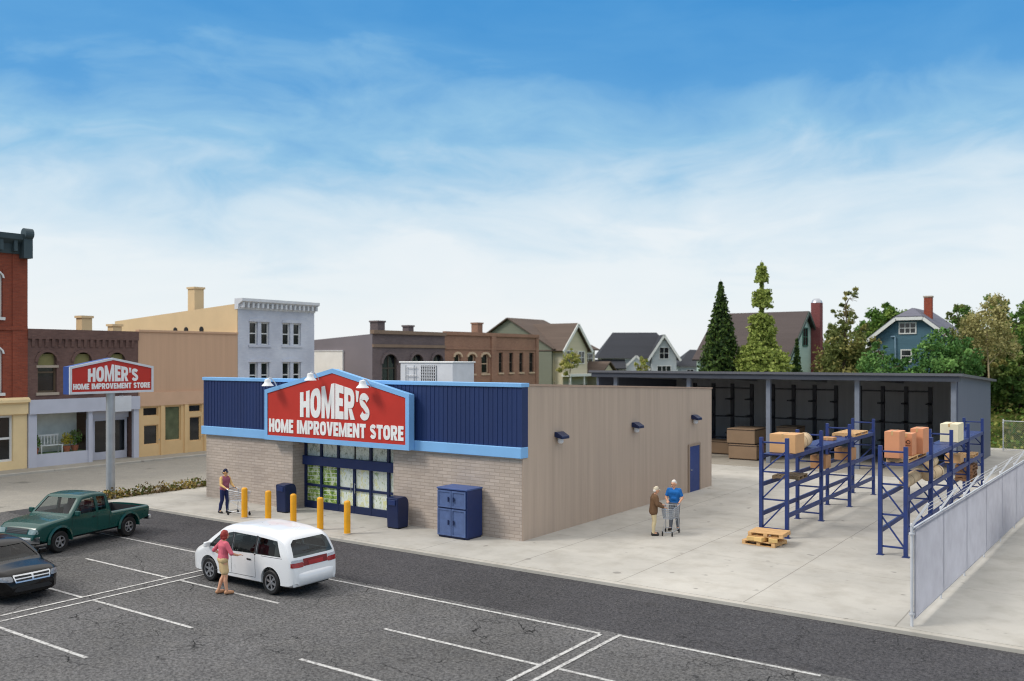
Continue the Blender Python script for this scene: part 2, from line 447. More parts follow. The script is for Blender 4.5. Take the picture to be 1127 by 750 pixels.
# ------------------------------------------------------------------ setting
def structure(name, mb, mat, **k): return tag(mb.build(name, mat, **k), kind='structure')
structure('ground', MB().quad((-700, -300, -.3), (700, -300, -.3), (700, 1100, -.3), (-700, 1100, -.3)), GRASS)
structure('parking_lot', MB().box(-38, 45, -25, 21.78, -.25, LOT), A_LOT)
structure('drive_lane', MB().box(-37.99, 45, 18.16, 21.775, LOT - .1, LOT + .004), A_LANE)
structure('street', MB().box(-49.3, -38.004, -60, 210, -.28, LOT - .01), A_STREET)
structure('far_sidewalk', MB().box(-60, -49.56, -60, 210, -.28, .04), C_WALK)
structure('far_kerb', MB().box(-49.56, -49.3, -60, 210, -.27, .045), C_KERB, bevel=.02)
structure('yard', MB().box(-36.9, 60, 21.98, 69.6, -.25, WALK), C_YARD)
structure('kerb', MB().box(-36.9, 60, 21.785, 21.98, -.25, WALK - .004), C_KERB, bevel=.015)
structure('shed_slab', MB().box(-29.9, -7.9, 49.6, 64.2, -.2, WALK + .03), concrete('concrete_slab', (150, 143, 132), (172, 165, 152), False))
structure('planting_strip', MB().box(-37.98, -36.92, 21.5, 62, -.25, .0), pm('bare_soil', (92, 74, 54), .95, .3, 3, bump=.6))
# grassy bank behind the yard
mb = MB(); rows = []
for j in range(24):
    y = 70.2 + j * 1.6; r = []
    for i in range(60):
        x = -60 + i * 2.6
        s = min(1, j / 14); z = -.1 + 2.9 * s * s * (3 - 2 * s)
        if j == 0: z = -.2
        else: z += .25 * math.sin(x * .9 + j) * math.sin(j * .8 + x * .31) + random.uniform(-.12, .12)
        r.append((x, y, z))
    rows.append(r)
mb.grid(rows); structure('grass_bank', mb, GRASS, smooth=180)

# painted bays
mb = MB(); zt = LOT + .010; lw = .095
def stripe(x0, x1, y0, y1):
    z = zt
    mb.quad((x0, y0, z), (x1, y0, z), (x1, y1, z), (x0, y1, z))
stripe(-31, -10.1, 17.83, 17.83 + lw); stripe(-9.72, -5.2, 17.95, 17.95 + lw)
for y in (15.3, 12.75, 10.2, 7.65):
    stripe(-27, -22.75, y, y + lw); stripe(-22.15, -18.05, y + .02, y + .02 + lw)
    stripe(-14.35, -10.1, y - .02, y - .02 + lw); stripe(-9.62, -5.2, y + .02, y + .02 + lw)
for x in (-22.75, -22.26, -10.1, -9.72):
    zt2 = zt + .004
    y1 = 17.83 if x < -10 and x > -11 else 17.95 + lw if x > -10 else 17.83
    mb.quad((x, 2, zt2), (x + lw, 2, zt2), (x + lw, y1, zt2), (x, y1, zt2))
t = NT('worn_line_paint'); g = t.n('ShaderNodeNewGeometry').outputs['Position']
cl = t.mix(t.ramp(t.noise(g, 14, 5, .75), [(.46, (0, 0, 0)), (.62, (.85, .85, .85))]), lin((200, 199, 196)), lin((104, 102, 101)))
t.bsdf(cl, .7, spec=.3)
structure('bay_lines', mb, t.m)

# ------------------------------------------------------------------ the store
BRICK = brickmat('split_face_block', (206, 191, 177), (190, 175, 161), (182, 167, 153), .42, .12, .012, .6, .15)
TAN = sidingmat('tan_ribbed_sheet', (184, 165, 148), .3, True, .08, .7, .09, .10, .08)
t_ = 'store_building'
store = thing(t_, 'long tan box store with navy ribbed fascia and block front', 'store building', (-34.1, 24.96, 0))
def W(name, mb, mat, **k): return mb.build(name, mat, k.pop('parent', store), world=True, **k)
XL, XR, YF, YB = -34.12, -17.08, 24.96, 41.15
W('block_wall', MB().box(XL, -28.47, YF, YF + .75, 0, 2.86), BRICK)
W('block_wall', MB().box(-22.92, XR - .03, YF, YF + .75, 0, 2.86), BRICK)
W('side_wall', MB().prism([(YF + .02, 0), (YB, 0), (YB, 4.72), (YF + .02, 5.27)], XR - .3, XR, 'X'), TAN)
W('side_wall', MB().prism([(YF + .76, 0), (YB, 0), (YB, 4.72), (YF + .76, 5.2)], XL, XL + .3, 'X'), TAN)
W('rear_wall', MB().box(XL + .3, XR - .3, YB - .3, YB - .004, 0, 4.7), TAN)
W('coping', MB().prism([(YF - .0, 5.275), (YB + .03, 4.725), (YB + .03, 4.79), (YF - .0, 5.34)], XR - .33, XR + .035, 'X'), pm('tan_coping', (168, 144, 126), .6, .06, 1))
ROOFM = pm('roof_membrane', (120, 118, 114), .85, .15, .6)
W('roof', MB().prism([(YF + .3, 4.7), (YB - .3, 4.2), (YB - .3, 4.3), (YF + .3, 4.8)], XL + .3, XR - .3, 'X'), ROOFM)
# fascia with raised ribs
fm = MB().box(XL - .12, XR + .02, YF - .06, YF + .3, 3.2, 5.22)
x = XL
while x < XR - .05:
    fm.box(x, x + .05, YF - .074, YF - .06, 3.2, 5.22); x += .2
W('fascia', fm, pm('navy_fascia', (25, 46, 92), .5, .1, .7, stretch=(2, 2, .3)))
W('lower_trim', MB().box(XL - .16, XR + .05, YF - .16, YF + .28, 2.83, 3.2), SKYBLUE, bevel=.02)
W('upper_trim', MB().box(XL - .15, XR + .04, YF - .12, YF + .36, 5.22, 5.36), SKYBLUE, bevel=.015)
W('soffit', MB().box(-28.47, -22.92, YF + .1, YF + 1.6, 2.87, 2.99), NAVY_D)
# entrance
YE = YF + .68
fr = MB()
mull = [(-28.44, .14), (-27.5, .1), (-26.52, .1), (-25.62, .1), (-24.72, .12), (-23.78, .12), (-22.98, .12)]
for i, (x, w) in enumerate(mull):
    z1 = 1.8 if i == 3 else 2.86
    fr.box(x - w / 2, x + w / 2, YE - .05, YE + .07, WALK, z1)
fr.box(-28.5, -22.9, YE - .04, YE + .06, WALK, .33); fr.box(-28.5, -22.9, YE - .035, YE + .055, .94, 1.04)
fr.box(-28.5, -22.9, YE - .04, YE + .06, 2.78, 2.87)
entr = W('entrance', fr, NAVY_D, bevel=.008)
W('header_band', MB().box(-28.47, -22.93, YE - .16, YE + .05, 1.82, 2.19), NAVY, parent=entr, bevel=.01)
gl = MB()
for (a, _), (b, _) in zip(mull, mull[1:]): gl.box(a + .05, b - .05, YE - .005, YE + .005, .3, 2.8)
W('pane', gl, GLASS, parent=entr)
for x in (-25.72, -25.52):
    W('door_handle', MB().tube((x, YE - .1, .85), (x, YE - .1, 1.25), .015).tube((x, YE - .1, .9), (x, YE - .04, .9), .01).tube((x, YE - .1, 1.2), (x, YE - .04, 1.2), .01), STEEL, parent=entr)
# printed sheets of merchandise behind the panes
def printmat(name, stops, sc):
    t = NT(name); g = t.n('ShaderNodeNewGeometry').outputs['Position']
    mp = t.n('ShaderNodeMapping'); mp.inputs['Scale'].default_value = (1.6, 1, 1); t.l(g, mp.inputs['Vector'])
    f = t.mix(.35, t.noise(mp.outputs[0], sc, 3, .55), t.noise(mp.outputs[0], sc * 4.5, 3, .6))
    t.bsdf(t.ramp(f, [(p_, lin(c)) for p_, c in stops]), .5, spec=.3); return t.m
P_LEAF = printmat('print_garden', [(.34, (58, 84, 40)), (.44, (120, 150, 62)), (.52, (182, 196, 104)), (.58, (236, 234, 214)), (.68, (140, 164, 84))], 3.2)
P_PALE = printmat('print_pale', [(.34, (150, 168, 84)), (.42, (236, 234, 222)), (.52, (244, 242, 234)), (.58, (232, 222, 150)), (.64, (238, 236, 226)), (.72, (110, 150, 140))], 2.6)
P_TOP = printmat('print_aisle', [(.36, (120, 128, 104)), (.46, (214, 214, 202)), (.56, (240, 238, 230)), (.66, (170, 182, 120))], 3.0)
P_LINE = pm('print_line', (238, 238, 230), .5, .05, 2)
rnd = random.Random(3)
for i, ((a, _), (b, _)) in enumerate(zip(mull, mull[1:])):
    for z0, z1, top_ in ((.33, .94, 0), (1.04, 1.8, 0), (2.19, 2.8, 1)):
        y = YE + .04
        p = MB().quad((a + .05, y, z0), (b - .05, y, z0), (b - .05, y, z1), (a + .05, y, z1)); p.cur = 1
        if not top_ and i < 2:
            z = z0 + .12
            while z < z1 - .05: p.quad((a + .1, y - .004, z), (b - .1, y - .004, z + .03), (b - .1, y - .004, z + .055), (a + .1, y - .004, z + .02)); z += .17
        W('window_poster', p, [P_TOP if top_ else P_LEAF if i < 2 else P_PALE, P_LINE], parent=entr, recalc=False)
W('backing_panel', MB().box(-28.4, -22.95, YE + .08, YE + .1, .1, 2.86), DARK)
# side door
sd = W('side_door', MB().box(XR + .004, XR + .045, 38.5, 39.6, WALK, 2.14), pm('door_blue', (34, 58, 118), .5, .08, 1))
W('door_frame', MB().box(XR, XR + .06, 38.38, 38.5, WALK, 2.24).box(XR, XR + .06, 39.6, 39.72, WALK, 2.24).box(XR, XR + .06, 38.5, 39.6, 2.14, 2.24), pm('frame_tan', (150, 132, 116), .6, .05, 1), parent=sd)
W('handle', MB().tube((XR + .05, 38.62, 1.05), (XR + .09, 38.62, 1.05), .03).tube((XR + .09, 38.62, 1.05), (XR + .09, 38.74, 1.05), .012), STEEL, parent=sd)

# wall lamps
def wall_lamp(y, label):
    r = thing('wall_lamp', label, 'wall lamp', (XR, y, 3.42), 0, 'navy hooded lamps on the side wall')
    MB().prism([(0, .16), (.1, .16), (.34, .02), (.34, -.08), (0, -.02)], -.24, .24, 'Y').build('hood', NAVY_D, r, bevel=.015)
    MB().lathe([(.02, -.05), (.1, -.06), (.11, -.2), (.06, -.25), (0, -.26)], (.14, -.05, 0), 'Z', 12).build('lens', OFFWHITE, r, smooth=50)
wall_lamp(27.2, 'navy hooded wall lamp nearest the front corner of the tan side wall')
wall_lamp(33.07, 'navy hooded lamp in the middle of the tan side wall, between two others')
wall_lamp(38.99, 'navy hooded wall lamp mounted above the blue side door')

# the gabled store sign
X0, X1, YS = -29.62, -21.72, 24.5
XC = (X0 + X1) / 2
sign = thing('store_sign', 'wide gabled red store sign with light blue border on navy fascia', 'store sign', (XC, YS, 2.86))
hw = (X1 - X0) / 2
outl = [(-hw, 0), (hw, 0), (hw, 2.04), (0, 2.94), (-hw, 2.04)]
bw = .17
sl = .9 / hw; vo = bw * math.sqrt(1 + sl * sl)
inn = [(-hw + bw, bw + .02), (hw - bw, bw + .02), (hw - bw, 2.04 - vo + sl * bw), (0, 2.94 - vo), (-hw + bw, 2.04 - vo + sl * bw)]
MB().prism([(x * .995, z * .99 + .005) for x, z in outl], .05, .29, 'Y').build('cabinet', SKYBLUE, sign)
bm_ = MB()
for i in range(5):
    j = (i + 1) % 5
    a, b, c, d = outl[i], outl[j], inn[j], inn[i]
    bm_.prism([a, b, c, d], -.03, .05, 'Y')
bm_.build('border', SKYBLUE, sign)
MB().prism(inn, 0, .06, 'Y').build('face', SIGNRED, sign)
iw = hw - bw
def pl(u, v, o): return (u, -o, v)
def env(u): return max(.9, 1.50 - .50 * abs(u) / 1.5) if True else 0
lettering([("HOMER'S", -1.82, 1.98, 1.0, lambda u: .98 + .40 * (1 - min(1, abs(u - .1) / 1.8)), 0),
           ("HOME IMPROVEMENT STORE", -iw + .10, iw - .10, .33, lambda u: .54, 0)], pl, .02).build('lettering', WHITE, sign, recalc=False)

def sign_lamp(x, z, label):
    r = thing('sign_lamp', label, 'sign lamp', (x, YS - .42, z), 0, 'white lamps over the store sign')
    MB().lathe([(.03, .17), (.11, .15), (.13, .05), (.14, .0), (.22, -.08), (.24, -.12), (.2, -.12), (.1, -.02), (0, -.01)], (0, 0, 0), 'Z', 16).build('shade', WHITE, r, smooth=50)
    MB().path([(0, 0, .15), (0, .06, .2), (0, .2, .18), (0, .42, -.05), (0, .5, -.3)], .022).build('arm', OFFWHITE, r)
sign_lamp(-28.95, 5.2, 'white gooseneck lamp over the left slope of the store sign')
sign_lamp(-26.45, 5.46, 'white gooseneck lamp over the peak of the store sign')
sign_lamp(-23.65, 5.22, 'white gooseneck lamp over the right slope of the store sign')

# roof unit
r = thing('rooftop_unit', 'pale grey air handling unit standing on the store roof', 'rooftop unit', (-29.0, 34, 4.35))
MB().box(-1.75, 1.65, 0, 1.7, .1, 1.62).build('housing', OFFWHITE, r, bevel=.03)
MB().box(-1.8, 1.7, -.05, 1.75, 1.62, 1.69).build('lid', WHITE, r, bevel=.015)
gm = MB().box(-.38, .62, -.03, -.005, .25, 1.5)
gm.build('louvre_panel', DARK, r)
gm = MB()
for i in range(8): gm.box(-.38 + i * .135, -.33 + i * .135, -.05, -.031, .25, 1.5)
for i in range(9): gm.box(-.38, .62, -.06, -.045, .26 + i * .148, .29 + i * .148)
gm.build('grille', OFFWHITE, r)
pp = MB()
for x in (-1.3, -.75): pp.tube((x, -.08, .1), (x, -.08, 1.5), .025)
for z in (.5, 1.0, 1.4): pp.tube((-1.3, -.08, z), (-.6, -.08, z), .02)
pp.build('pipes', STEEL, r)
MB().box(-1.8, 1.7, -.03, 1.73, 0, .1).build('base', STEEL, r)

# bollards
xs = [-28.4, -27.02, -25.62, -24.2, -22.84]
nm = ['yellow bollard furthest from the entrance, beside the man with the cart', 'yellow bollard in front of the litter bin left of the doors', 'middle one of five yellow bollards before the entrance', 'yellow bollard behind the rear roof of the white van', 'yellow bollard nearest the right hand litter bin']
for x, l_ in zip(xs, nm):
    r = thing('bollard', l_, 'bollard', (x, 22.5, WALK), 0, 'yellow bollards in front of the entrance')
    h = 1.17
    MB().lathe([(.115, 0), (.115, h - .07), (.1, h - .025), (.06, h - .005), (0, h)], n=20).build('post', YELLOW, r, smooth=50)
    MB().lathe([(.15, 0), (.15, .02), (.116, .03)], n=20).build('collar', C_KERB, r, smooth=50)

# litter bins
def bin_(x, y, label):
    r = thing('litter_bin', label, 'litter bin', (x, y, WALK), 0, 'navy litter bins by the entrance')
    p = [(-.27, .03), (.27, .03), (.31, .75)]
    for k in range(7):
        a = PI / 2 * k / 6; p.append((.31 - .22 * (1 - math.cos(a)), .82 + .32 * math.sin(a)))
    p += [(-.22, 1.12), (-.31, 1.1)]
    MB().prism(p, -.27, .27, 'X').build('body', NAVY_D, r, bevel=.025)
    MB().box(-.17, .17, -.335, -.3, .85, 1.04).build('flap', NAVY, r, bevel=.01)
    MB().box(-.25, .25, -.25, .25, 0, .03).build('base', BLACK, r)
bin_(-28.15, 24.35, 'navy litter bin against the block wall left of the entrance')
bin_(-22.2, 24.4, 'navy litter bin right of the glass entrance doors')

# cage cabinet by the wall
r = thing('steel_cabinet', 'navy four door steel cabinet standing against the block wall', 'cabinet', (-19.98, 24.0, WALK))
w, d, h = 1.3, .84, 1.7
MB().box(0, w, 0, d, .06, h - .04).build('body', NAVY, r, bevel=.01)
MB().box(-.02, w + .02, -.04, d + .01, h - .04, h + .02).build('top', pm('cabinet_top', (70, 92, 144), .5, .1, 2), r, bevel=.015)
MB().box(.03, w - .03, .03, d - .03, 0, .06).build('plinth', NAVY_D, r)
CABF = pm('cabinet_door_blue', (84, 104, 148), .55, .15, 4, fine=.2)
for i in range(2):
    for z0, z1 in ((.09, 1.0), (1.05, 1.62)):
        x0 = .04 + i * .62
        dm = MB().box(x0, x0 + .59, -.035, -.002, z0, z1)
        for a, b, c, e in ((x0, x0 + .05, z0, z1), (x0 + .54, x0 + .59, z0, z1), (x0 + .05, x0 + .54, z0, z0 + .05), (x0 + .05, x0 + .54, z1 - .05, z1)): dm.box(a, b, -.06, -.036, c, e)
        do = dm.build('door', CABF, r)
        MB().box(x0 + (.47 if i == 0 else .07), x0 + (.52 if i == 0 else .12), -.09, -.061, (z0 + z1) / 2 - .08, (z0 + z1) / 2 + .08).build('latch', NAVY_D, do)

# pole sign
PX, PY = -37.6, 22.5
r = thing('pole_sign', 'small gabled red store sign on a tall grey steel pole', 'pole sign', (PX, PY, -.05))
MB().lathe([(.19, 0), (.19, 4.72)], n=20).build('pole', pm('pole_grey', (168, 172, 176), .4, .1, 2, metal=.4), r, smooth=50)
MB().lathe([(.34, 0), (.34, .05), (.2, .06)], n=16).build('base_plate', STEEL, r, smooth=40)
hy = 1.98
o_ = [(-hy, 4.7), (hy, 4.7), (hy, 5.88), (0, 6.27), (-hy, 5.88)]
sgn = MB().prism(o_, -.3, .16, 'X').build('cabinet', pm('sign_cabinet_blue', (36, 70, 140), .5, .08, 1), r)
b2 = .1
i_ = [(-hy + b2, 4.7 + b2), (hy - b2, 4.7 + b2), (hy - b2, 5.88 - b2 + .02), (0, 6.27 - b2), (-hy + b2, 5.88 - b2 + .02)]
rim_ = MB()
for i in range(5):
    j = (i + 1) % 5; rim_.prism([o_[i], o_[j], i_[j], i_[i]], .16, .23, 'X')
rim_.build('border', OFFWHITE, r)
MB().prism(i_, .163, .19, 'X').build('face', SIGNRED, r)
lettering([("HOMER'S", -1.16, 1.22, 5.22, lambda u: .56 + .2 * (1 - min(1, abs(u + .05) / 1.1)), 0),
           ("HOME IMPROVEMENT STORE", -hy + .16, hy - .16, 4.9, lambda u: .25, 0)], lambda u, v, o: (.19 + o, u, v), .012).build('lettering', WHITE, r, recalc=False)

# low hedge by the sidewalk edge
def leafquad(mb, c, s, rng, flat=0):
    a = Vector((rng.gauss(0, 1), rng.gauss(0, 1), rng.gauss(0, 1) * (1 - flat))).normalized(); b = a.orthogonal().normalized()
    b = Matrix.Rotation(rng.uniform(0, 6.28), 3, a) @ b; d = a.cross(b)
    b *= s; d *= s * rng.uniform(.45, .8); c = Vector(c)
    mb.add([c - b, c - d * .9 + b * .1, c + b, c + d], [(0, 1, 2, 3)])
rng = random.Random(11)
HB = [leafmat('hedge_brown', (70, 58, 34), (120, 100, 60), 1.5), leafmat('hedge_green', (62, 74, 34), (118, 124, 66), 1.5), leafmat('hedge_straw', (150, 128, 72), (190, 168, 100), 2)]
hl = MB(); y = 21.9
while y < 37:
    k = rng.random(); hh = rng.uniform(.32, .55); n = 130
    hl.cur = rng.choice([0, 0, 1, 1, 2])
    for _ in range(n):
        v = Vector((rng.gauss(0, 1), rng.gauss(0, 1), abs(rng.gauss(0, 1)))).normalized() * rng.uniform(.4, 1)
        if rng.random() < .08: hl.cur = rng.choice([0, 1, 2])
        leafquad(hl, (-37.15 + v.x * .5, y + v.y * .55, .02 + v.z * hh), rng.uniform(.05, .1), rng)
    y += rng.uniform(.5, .9)
hd = hl.build('low_hedge', HB, recalc=False)
tag(hd, 'low brown and green hedge along the sidewalk edge beside the store', 'hedge')
# part 3
# ------------------------------------------------------------------ the old shop row (facades face +X at XF)
XF = -51.2
def facade(mb, xf, y0, y1, z0, z1, holes, depth=.25):
    ys = sorted({y0, y1, *[h[0] for h in holes], *[h[1] for h in holes]}); zs = sorted({z0, z1, *[h[2] for h in holes], *[h[3] for h in holes]})
    for ya, yb in zip(ys, ys[1:]):
        for za, zb in zip(zs, zs[1:]):
            cy, cz = (ya + yb) / 2, (za + zb) / 2
            if any(h[0] < cy < h[1] and h[2] < cz < h[3] for h in holes): continue
            mb.quad((xf, ya, za), (xf, yb, za), (xf, yb, zb), (xf, ya, zb))
    for h in holes:
        a, b, c, d = h[:4]; i = xf - depth
        mb.quad((xf, a, c), (i, a, c), (i, a, d), (xf, a, d)); mb.quad((xf, b, c), (xf, b, d), (i, b, d), (i, b, c))
        mb.quad((xf, a, c), (xf, b, c), (i, b, c), (i, a, c)); mb.quad((xf, a, d), (i, a, d), (i, b, d), (xf, b, d))
        if len(h) > 4 and h[4]:
            r = h[4]; m = (a + b) / 2; hw_ = (b - a) / 2; N = 7
            for sgn in (-1, 1):
                arc = [(m + sgn * hw_ * math.cos(PI / 2 * k / N), d - r + r * math.sin(PI / 2 * k / N)) for k in range(N + 1)]
                mb.quad((xf - .02, m + sgn * hw_, d), *[(xf - .02, y, z) for y, z in arc])
def shop_window(parent, xf, h, frame, glass, depth=.25, ny=1, nz=2, w=.07, sill=None, name='window'):
    a, b, c, d = h[:4]; i = xf - depth
    f = MB(); x0, x1 = i + .01, i + .09
    f.box(x0, x1, a, a + w, c, d); f.box(x0, x1, b - w, b, c, d); f.box(x0, x1, a + w, b - w, c, c + w); f.box(x0, x1, a + w, b - w, d - w, d)
    for k in range(1, ny): y = a + (b - a) * k / ny; f.box(x0, x1 - .01, y - w / 2, y + w / 2, c + w, d - w)
    for k in range(1, nz): z = c + (d - c) * k / nz; f.box(x0, x1 - .02, a + w, b - w, z - w / 2, z + w / 2)
    fo = f.build(name, frame, parent, world=True)
    MB().quad((i + .03, a, c), (i + .03, b, c), (i + .03, b, d), (i + .03, a, d)).build('pane', glass, fo, world=True)
    if sill: MB().box(xf - depth + .1, xf + .09, a - .1, b + .1, c - .16, c).build('sill', sill, fo, world=True)
    return fo
def hood(parent, xf, h, mat, rise, wid=.16, out=.1):
    a, b, c, d = h[:4]; m = (a + b) / 2; hw_ = (b - a) / 2; N = 10; mb = MB()
    pi = [(m - hw_ * math.cos(PI * k / N), d - rise + rise * math.sin(PI * k / N)) for k in range(N + 1)]
    po = [(m - (hw_ + wid) * math.cos(PI * k / N), d - rise + (rise + wid) * math.sin(PI * k / N)) for k in range(N + 1)]
    for k in range(N): mb.prism([pi[k], pi[k + 1], po[k + 1], po[k]], xf - .01, xf + out, 'X')
    return mb.build('window_hood', mat, parent, world=True)
def shell(parent, mat, xf, y0, y1, h, depth, drop=1.0, roofmat=None, side=None):
    xb = xf - depth
    P = [(xf - .02, 0), (xb, 0), (xb, h - drop), (xf - .02, h - .02)]
    MB().prism(P, y0, y0 + .25, 'Y').build('side_wall', side or mat, parent, world=True)
    MB().prism(P, y1 - .25, y1, 'Y').build('side_wall', side or mat, parent, world=True)
    MB().box(xb, xb + .25, y0 + .25, y1 - .25, 0, h - drop).build('rear_wall', mat, parent, world=True)
    MB().prism([(xf - .3, h - .7), (xb + .2, h - drop - .5), (xb + .2, h - drop - .4), (xf - .3, h - .6)], y0 + .25, y1 - .25, 'Y').build('roof', roofmat or ROOFM, parent, world=True)
    return parent
def chimney(parent, x, y, w, z0, z1, mat, cap=None):
    c = MB().box(x - w / 2, x + w / 2, y - w / 2, y + w / 2, z0, z1).build('chimney', mat, parent, world=True)
    MB().box(x - w / 2 - .07, x + w / 2 + .07, y - w / 2 - .07, y + w / 2 + .07, z1, z1 + .14).build('chimney_cap', cap or mat, c, world=True)

REDB = brickmat('red_brick', (160, 82, 60), (142, 72, 54), (140, 88, 72), .24, .08, .008, .3, .12)
BRNB = brickmat('brown_brick', (126, 98, 90), (112, 86, 80), (116, 94, 86), .24, .08, .008, .3, .12)
GRYB = brickmat('grey_brick', (124, 109, 108), (112, 99, 99), (118, 106, 104), .24, .08, .008, .3, .1)
TANB = brickmat('tan_brown_brick', (176, 134, 110), (162, 122, 100), (154, 122, 104), .24, .08, .008, .3, .1)
BEIGE = sidingmat('beige_boards', (200, 163, 134), .35, True, .05, .7, .3, .05, .1)
BEIGES = pm('beige_stucco', (216, 188, 146), .8, .06, .5, bump=.2)
WHITEB = brickmat('white_brick', (218, 221, 230), (208, 212, 223), (202, 206, 216), .24, .08, .008, .3, .06)
CORN = pm('dark_cornice', (58, 74, 80), .6, .1, 1)
CREAM = pm('cream_paint', (232, 206, 158), .6, .06, 1)
LAV = pm('lavender_paint', (190, 192, 204), .6, .06, 1)
TANP = pm('tan_paint', (220, 186, 136), .6, .06, 1)
WFR = pm('white_window_frame', (216, 216, 214), .5, .05, 2)
STONE = pm('stone_sill', (170, 156, 140), .8, .08, 2)

# red corner shop
r = thing('red_brick_shop', 'tall red brick shop with dark cornice and cream shopfront', 'shop building', (XF, 14, 0))
hs = [(22.3, 24.35, 8.45, 11.1, .5), (22.3, 24.35, 4.3, 6.95, .5), (18.2, 20.2, 8.45, 11.1, .5), (18.2, 20.2, 4.3, 6.95, .5)]
sf = [(21.3, 24.9, .5, 3.05), (15.2, 18.6, .5, 3.05)]
m = MB(); facade(m, XF, 13, 25.66, 4.0, 12.0, hs); m.build('front_wall', REDB, r, world=True)
for h in hs: shop_window(r, XF, h, WFR, GLASS_D, nz=3, w=.12, sill=WFR); hood(r, XF, h, WFR, .5, .09, .04)
m = MB(); facade(m, XF + .02, 13, 25.66, 0, 3.1, sf + [(19.2, 20.6, 0.04, 3.0)]); m.build('shopfront', CREAM, r, world=True)
for h in sf: shop_window(r, XF + .02, h, WFR, GLASS_D, ny=2, nz=2, w=.12)
shop_window(r, XF + .02, (19.2, 20.6, .04, 3.0), CREAM, GLASS_D, nz=2, name='shop_door', w=.14)
MB().box(XF + .02, XF + .2, 13, 25.64, 3.1, 3.75).build('sign_band', CREAM, r, world=True)
MB().prism([(XF, 3.75), (XF + .4, 3.75), (XF + .4, 3.9), (XF + .2, 4.02), (XF, 4.02)], 13, 25.66, 'Y').build('shop_cornice', CREAM, r, world=True)
MB().box(XF - .02, XF + .05, 24.85, 25.67, 4.02, 12).build('pilaster', REDB, r, world=True)
MB().box(XF - .02, XF + .08, 13, 25.66, 7.75, 7.98).build('string_course', REDB, r, world=True)
m = MB().prism([(XF - .3, 11.98), (XF + .12, 11.98), (XF + .2, 12.5), (XF + .55, 12.75), (XF + .6, 13.05), (XF - .3, 13.05)], 13, 25.6, 'Y')
y = 13.5
while y < 25: m.box(XF + .1, XF + .45, y, y + .18, 12.1, 12.7); y += .75
m.build('cornice', CORN, r, world=True)
m = MB().box(XF - .1, XF + .6, 25.2, 25.68, 11.75, 13.1); m.lathe([(0, .46), (.3, .46), (.3, 0), (0, 0)], (XF + .5, 25.21, 13.1), 'Y', 16)
m.build('cornice_bracket', CORN, r, world=True)
shell(r, REDB, XF, 13, 25.66, 12, 14)

# brown shop with lavender shopfront
r = thing('brown_brick_shop', 'low dark brown brick shop with lavender shopfront full of garden furniture', 'shop building', (XF, 25.7, 0))
hs = [(26.25, 27.35, 4.25, 6.55, .55), (28.35, 29.45, 4.25, 6.55, .55), (30.5, 31.6, 4.25, 6.55, .55)]
m = MB(); facade(m, XF, 25.68, 32.46, 3.85, 7.8, hs); m.build('front_wall', BRNB, r, world=True)
for h in hs:
    wd = shop_window(r, XF, h, pm('brown_frame', (96, 80, 62), .6, .1, 2), GLASS_D, nz=2, w=.1, sill=STONE)
    MB().box(XF - .2, XF - .16, h[0] + .1, h[1] - .1, 5.75, 6.55).build('blind', BLIND, wd, world=True)
    MB().box(XF - .17, XF + .06, h[0] - .08, h[1] + .08, 5.66, 5.8).build('mid_rail', STONE, wd, world=True)
    hood(r, XF, h, BRNB, .55, .16, .07)
m = MB().box(XF - .02, XF + .1, 25.68, 32.46, 7.3, 7.86)
y = 25.9
while y < 32.2: m.prism([(XF, 6.85), (XF + .05, 6.85), (XF + .1, 7.3), (XF, 7.3)], y, y + .18, 'Y'); y += .38
m.build('corbel_table', BRNB, r, world=True)
# shopfront
m = MB().box(XF - .05, XF + .25, 25.69, 32.45, 3.05, 3.85).box(XF - .1, XF + .12, 25.69, 26.15, 0, 3.05).box(XF - .1, XF + .1, 29.2, 29.45, 0, 3.05).box(XF - .1, XF + .12, 32.1, 32.45, 0, 3.05)
m.box(XF - .1, XF + .04, 26.15, 29.2, 0, .75).box(XF - .6, XF - .45, 29.45, 32.1, 2.55, 3.05)
m.build('shopfront', LAV, r, world=True)
pn = MB().quad((XF - .04, 26.15, .75), (XF - .04, 29.2, .75), (XF - .04, 29.2, 3.05), (XF - .04, 26.15, 3.05)).build('display_pane', GLASS, r, world=True)
m = MB(); facade(m, XF - .62, 29.45, 32.1, 0, 2.55, [(30.0, 30.8, .5, 2.4), (31.15, 31.95, .5, 2.4)], .05); m.build('recessed_door', LAV, r, world=True)
MB().box(XF - .68, XF - .66, 29.5, 32.05, .4, 2.5).build('pane', GLASS_D, r, world=True)
MB().box(XF - 1.5, XF - 1.4, 26, 29.3, 0, 3.4).build('display_backdrop', pm('display_backdrop', (214, 220, 216), .8, .15, 1.5), r, world=True)
MB().box(XF - 1.4, XF - .1, 26.1, 29.3, .6, .72).build('display_floor', pm('display_turf', (92, 120, 70), .9, .2, 3), r, world=True)
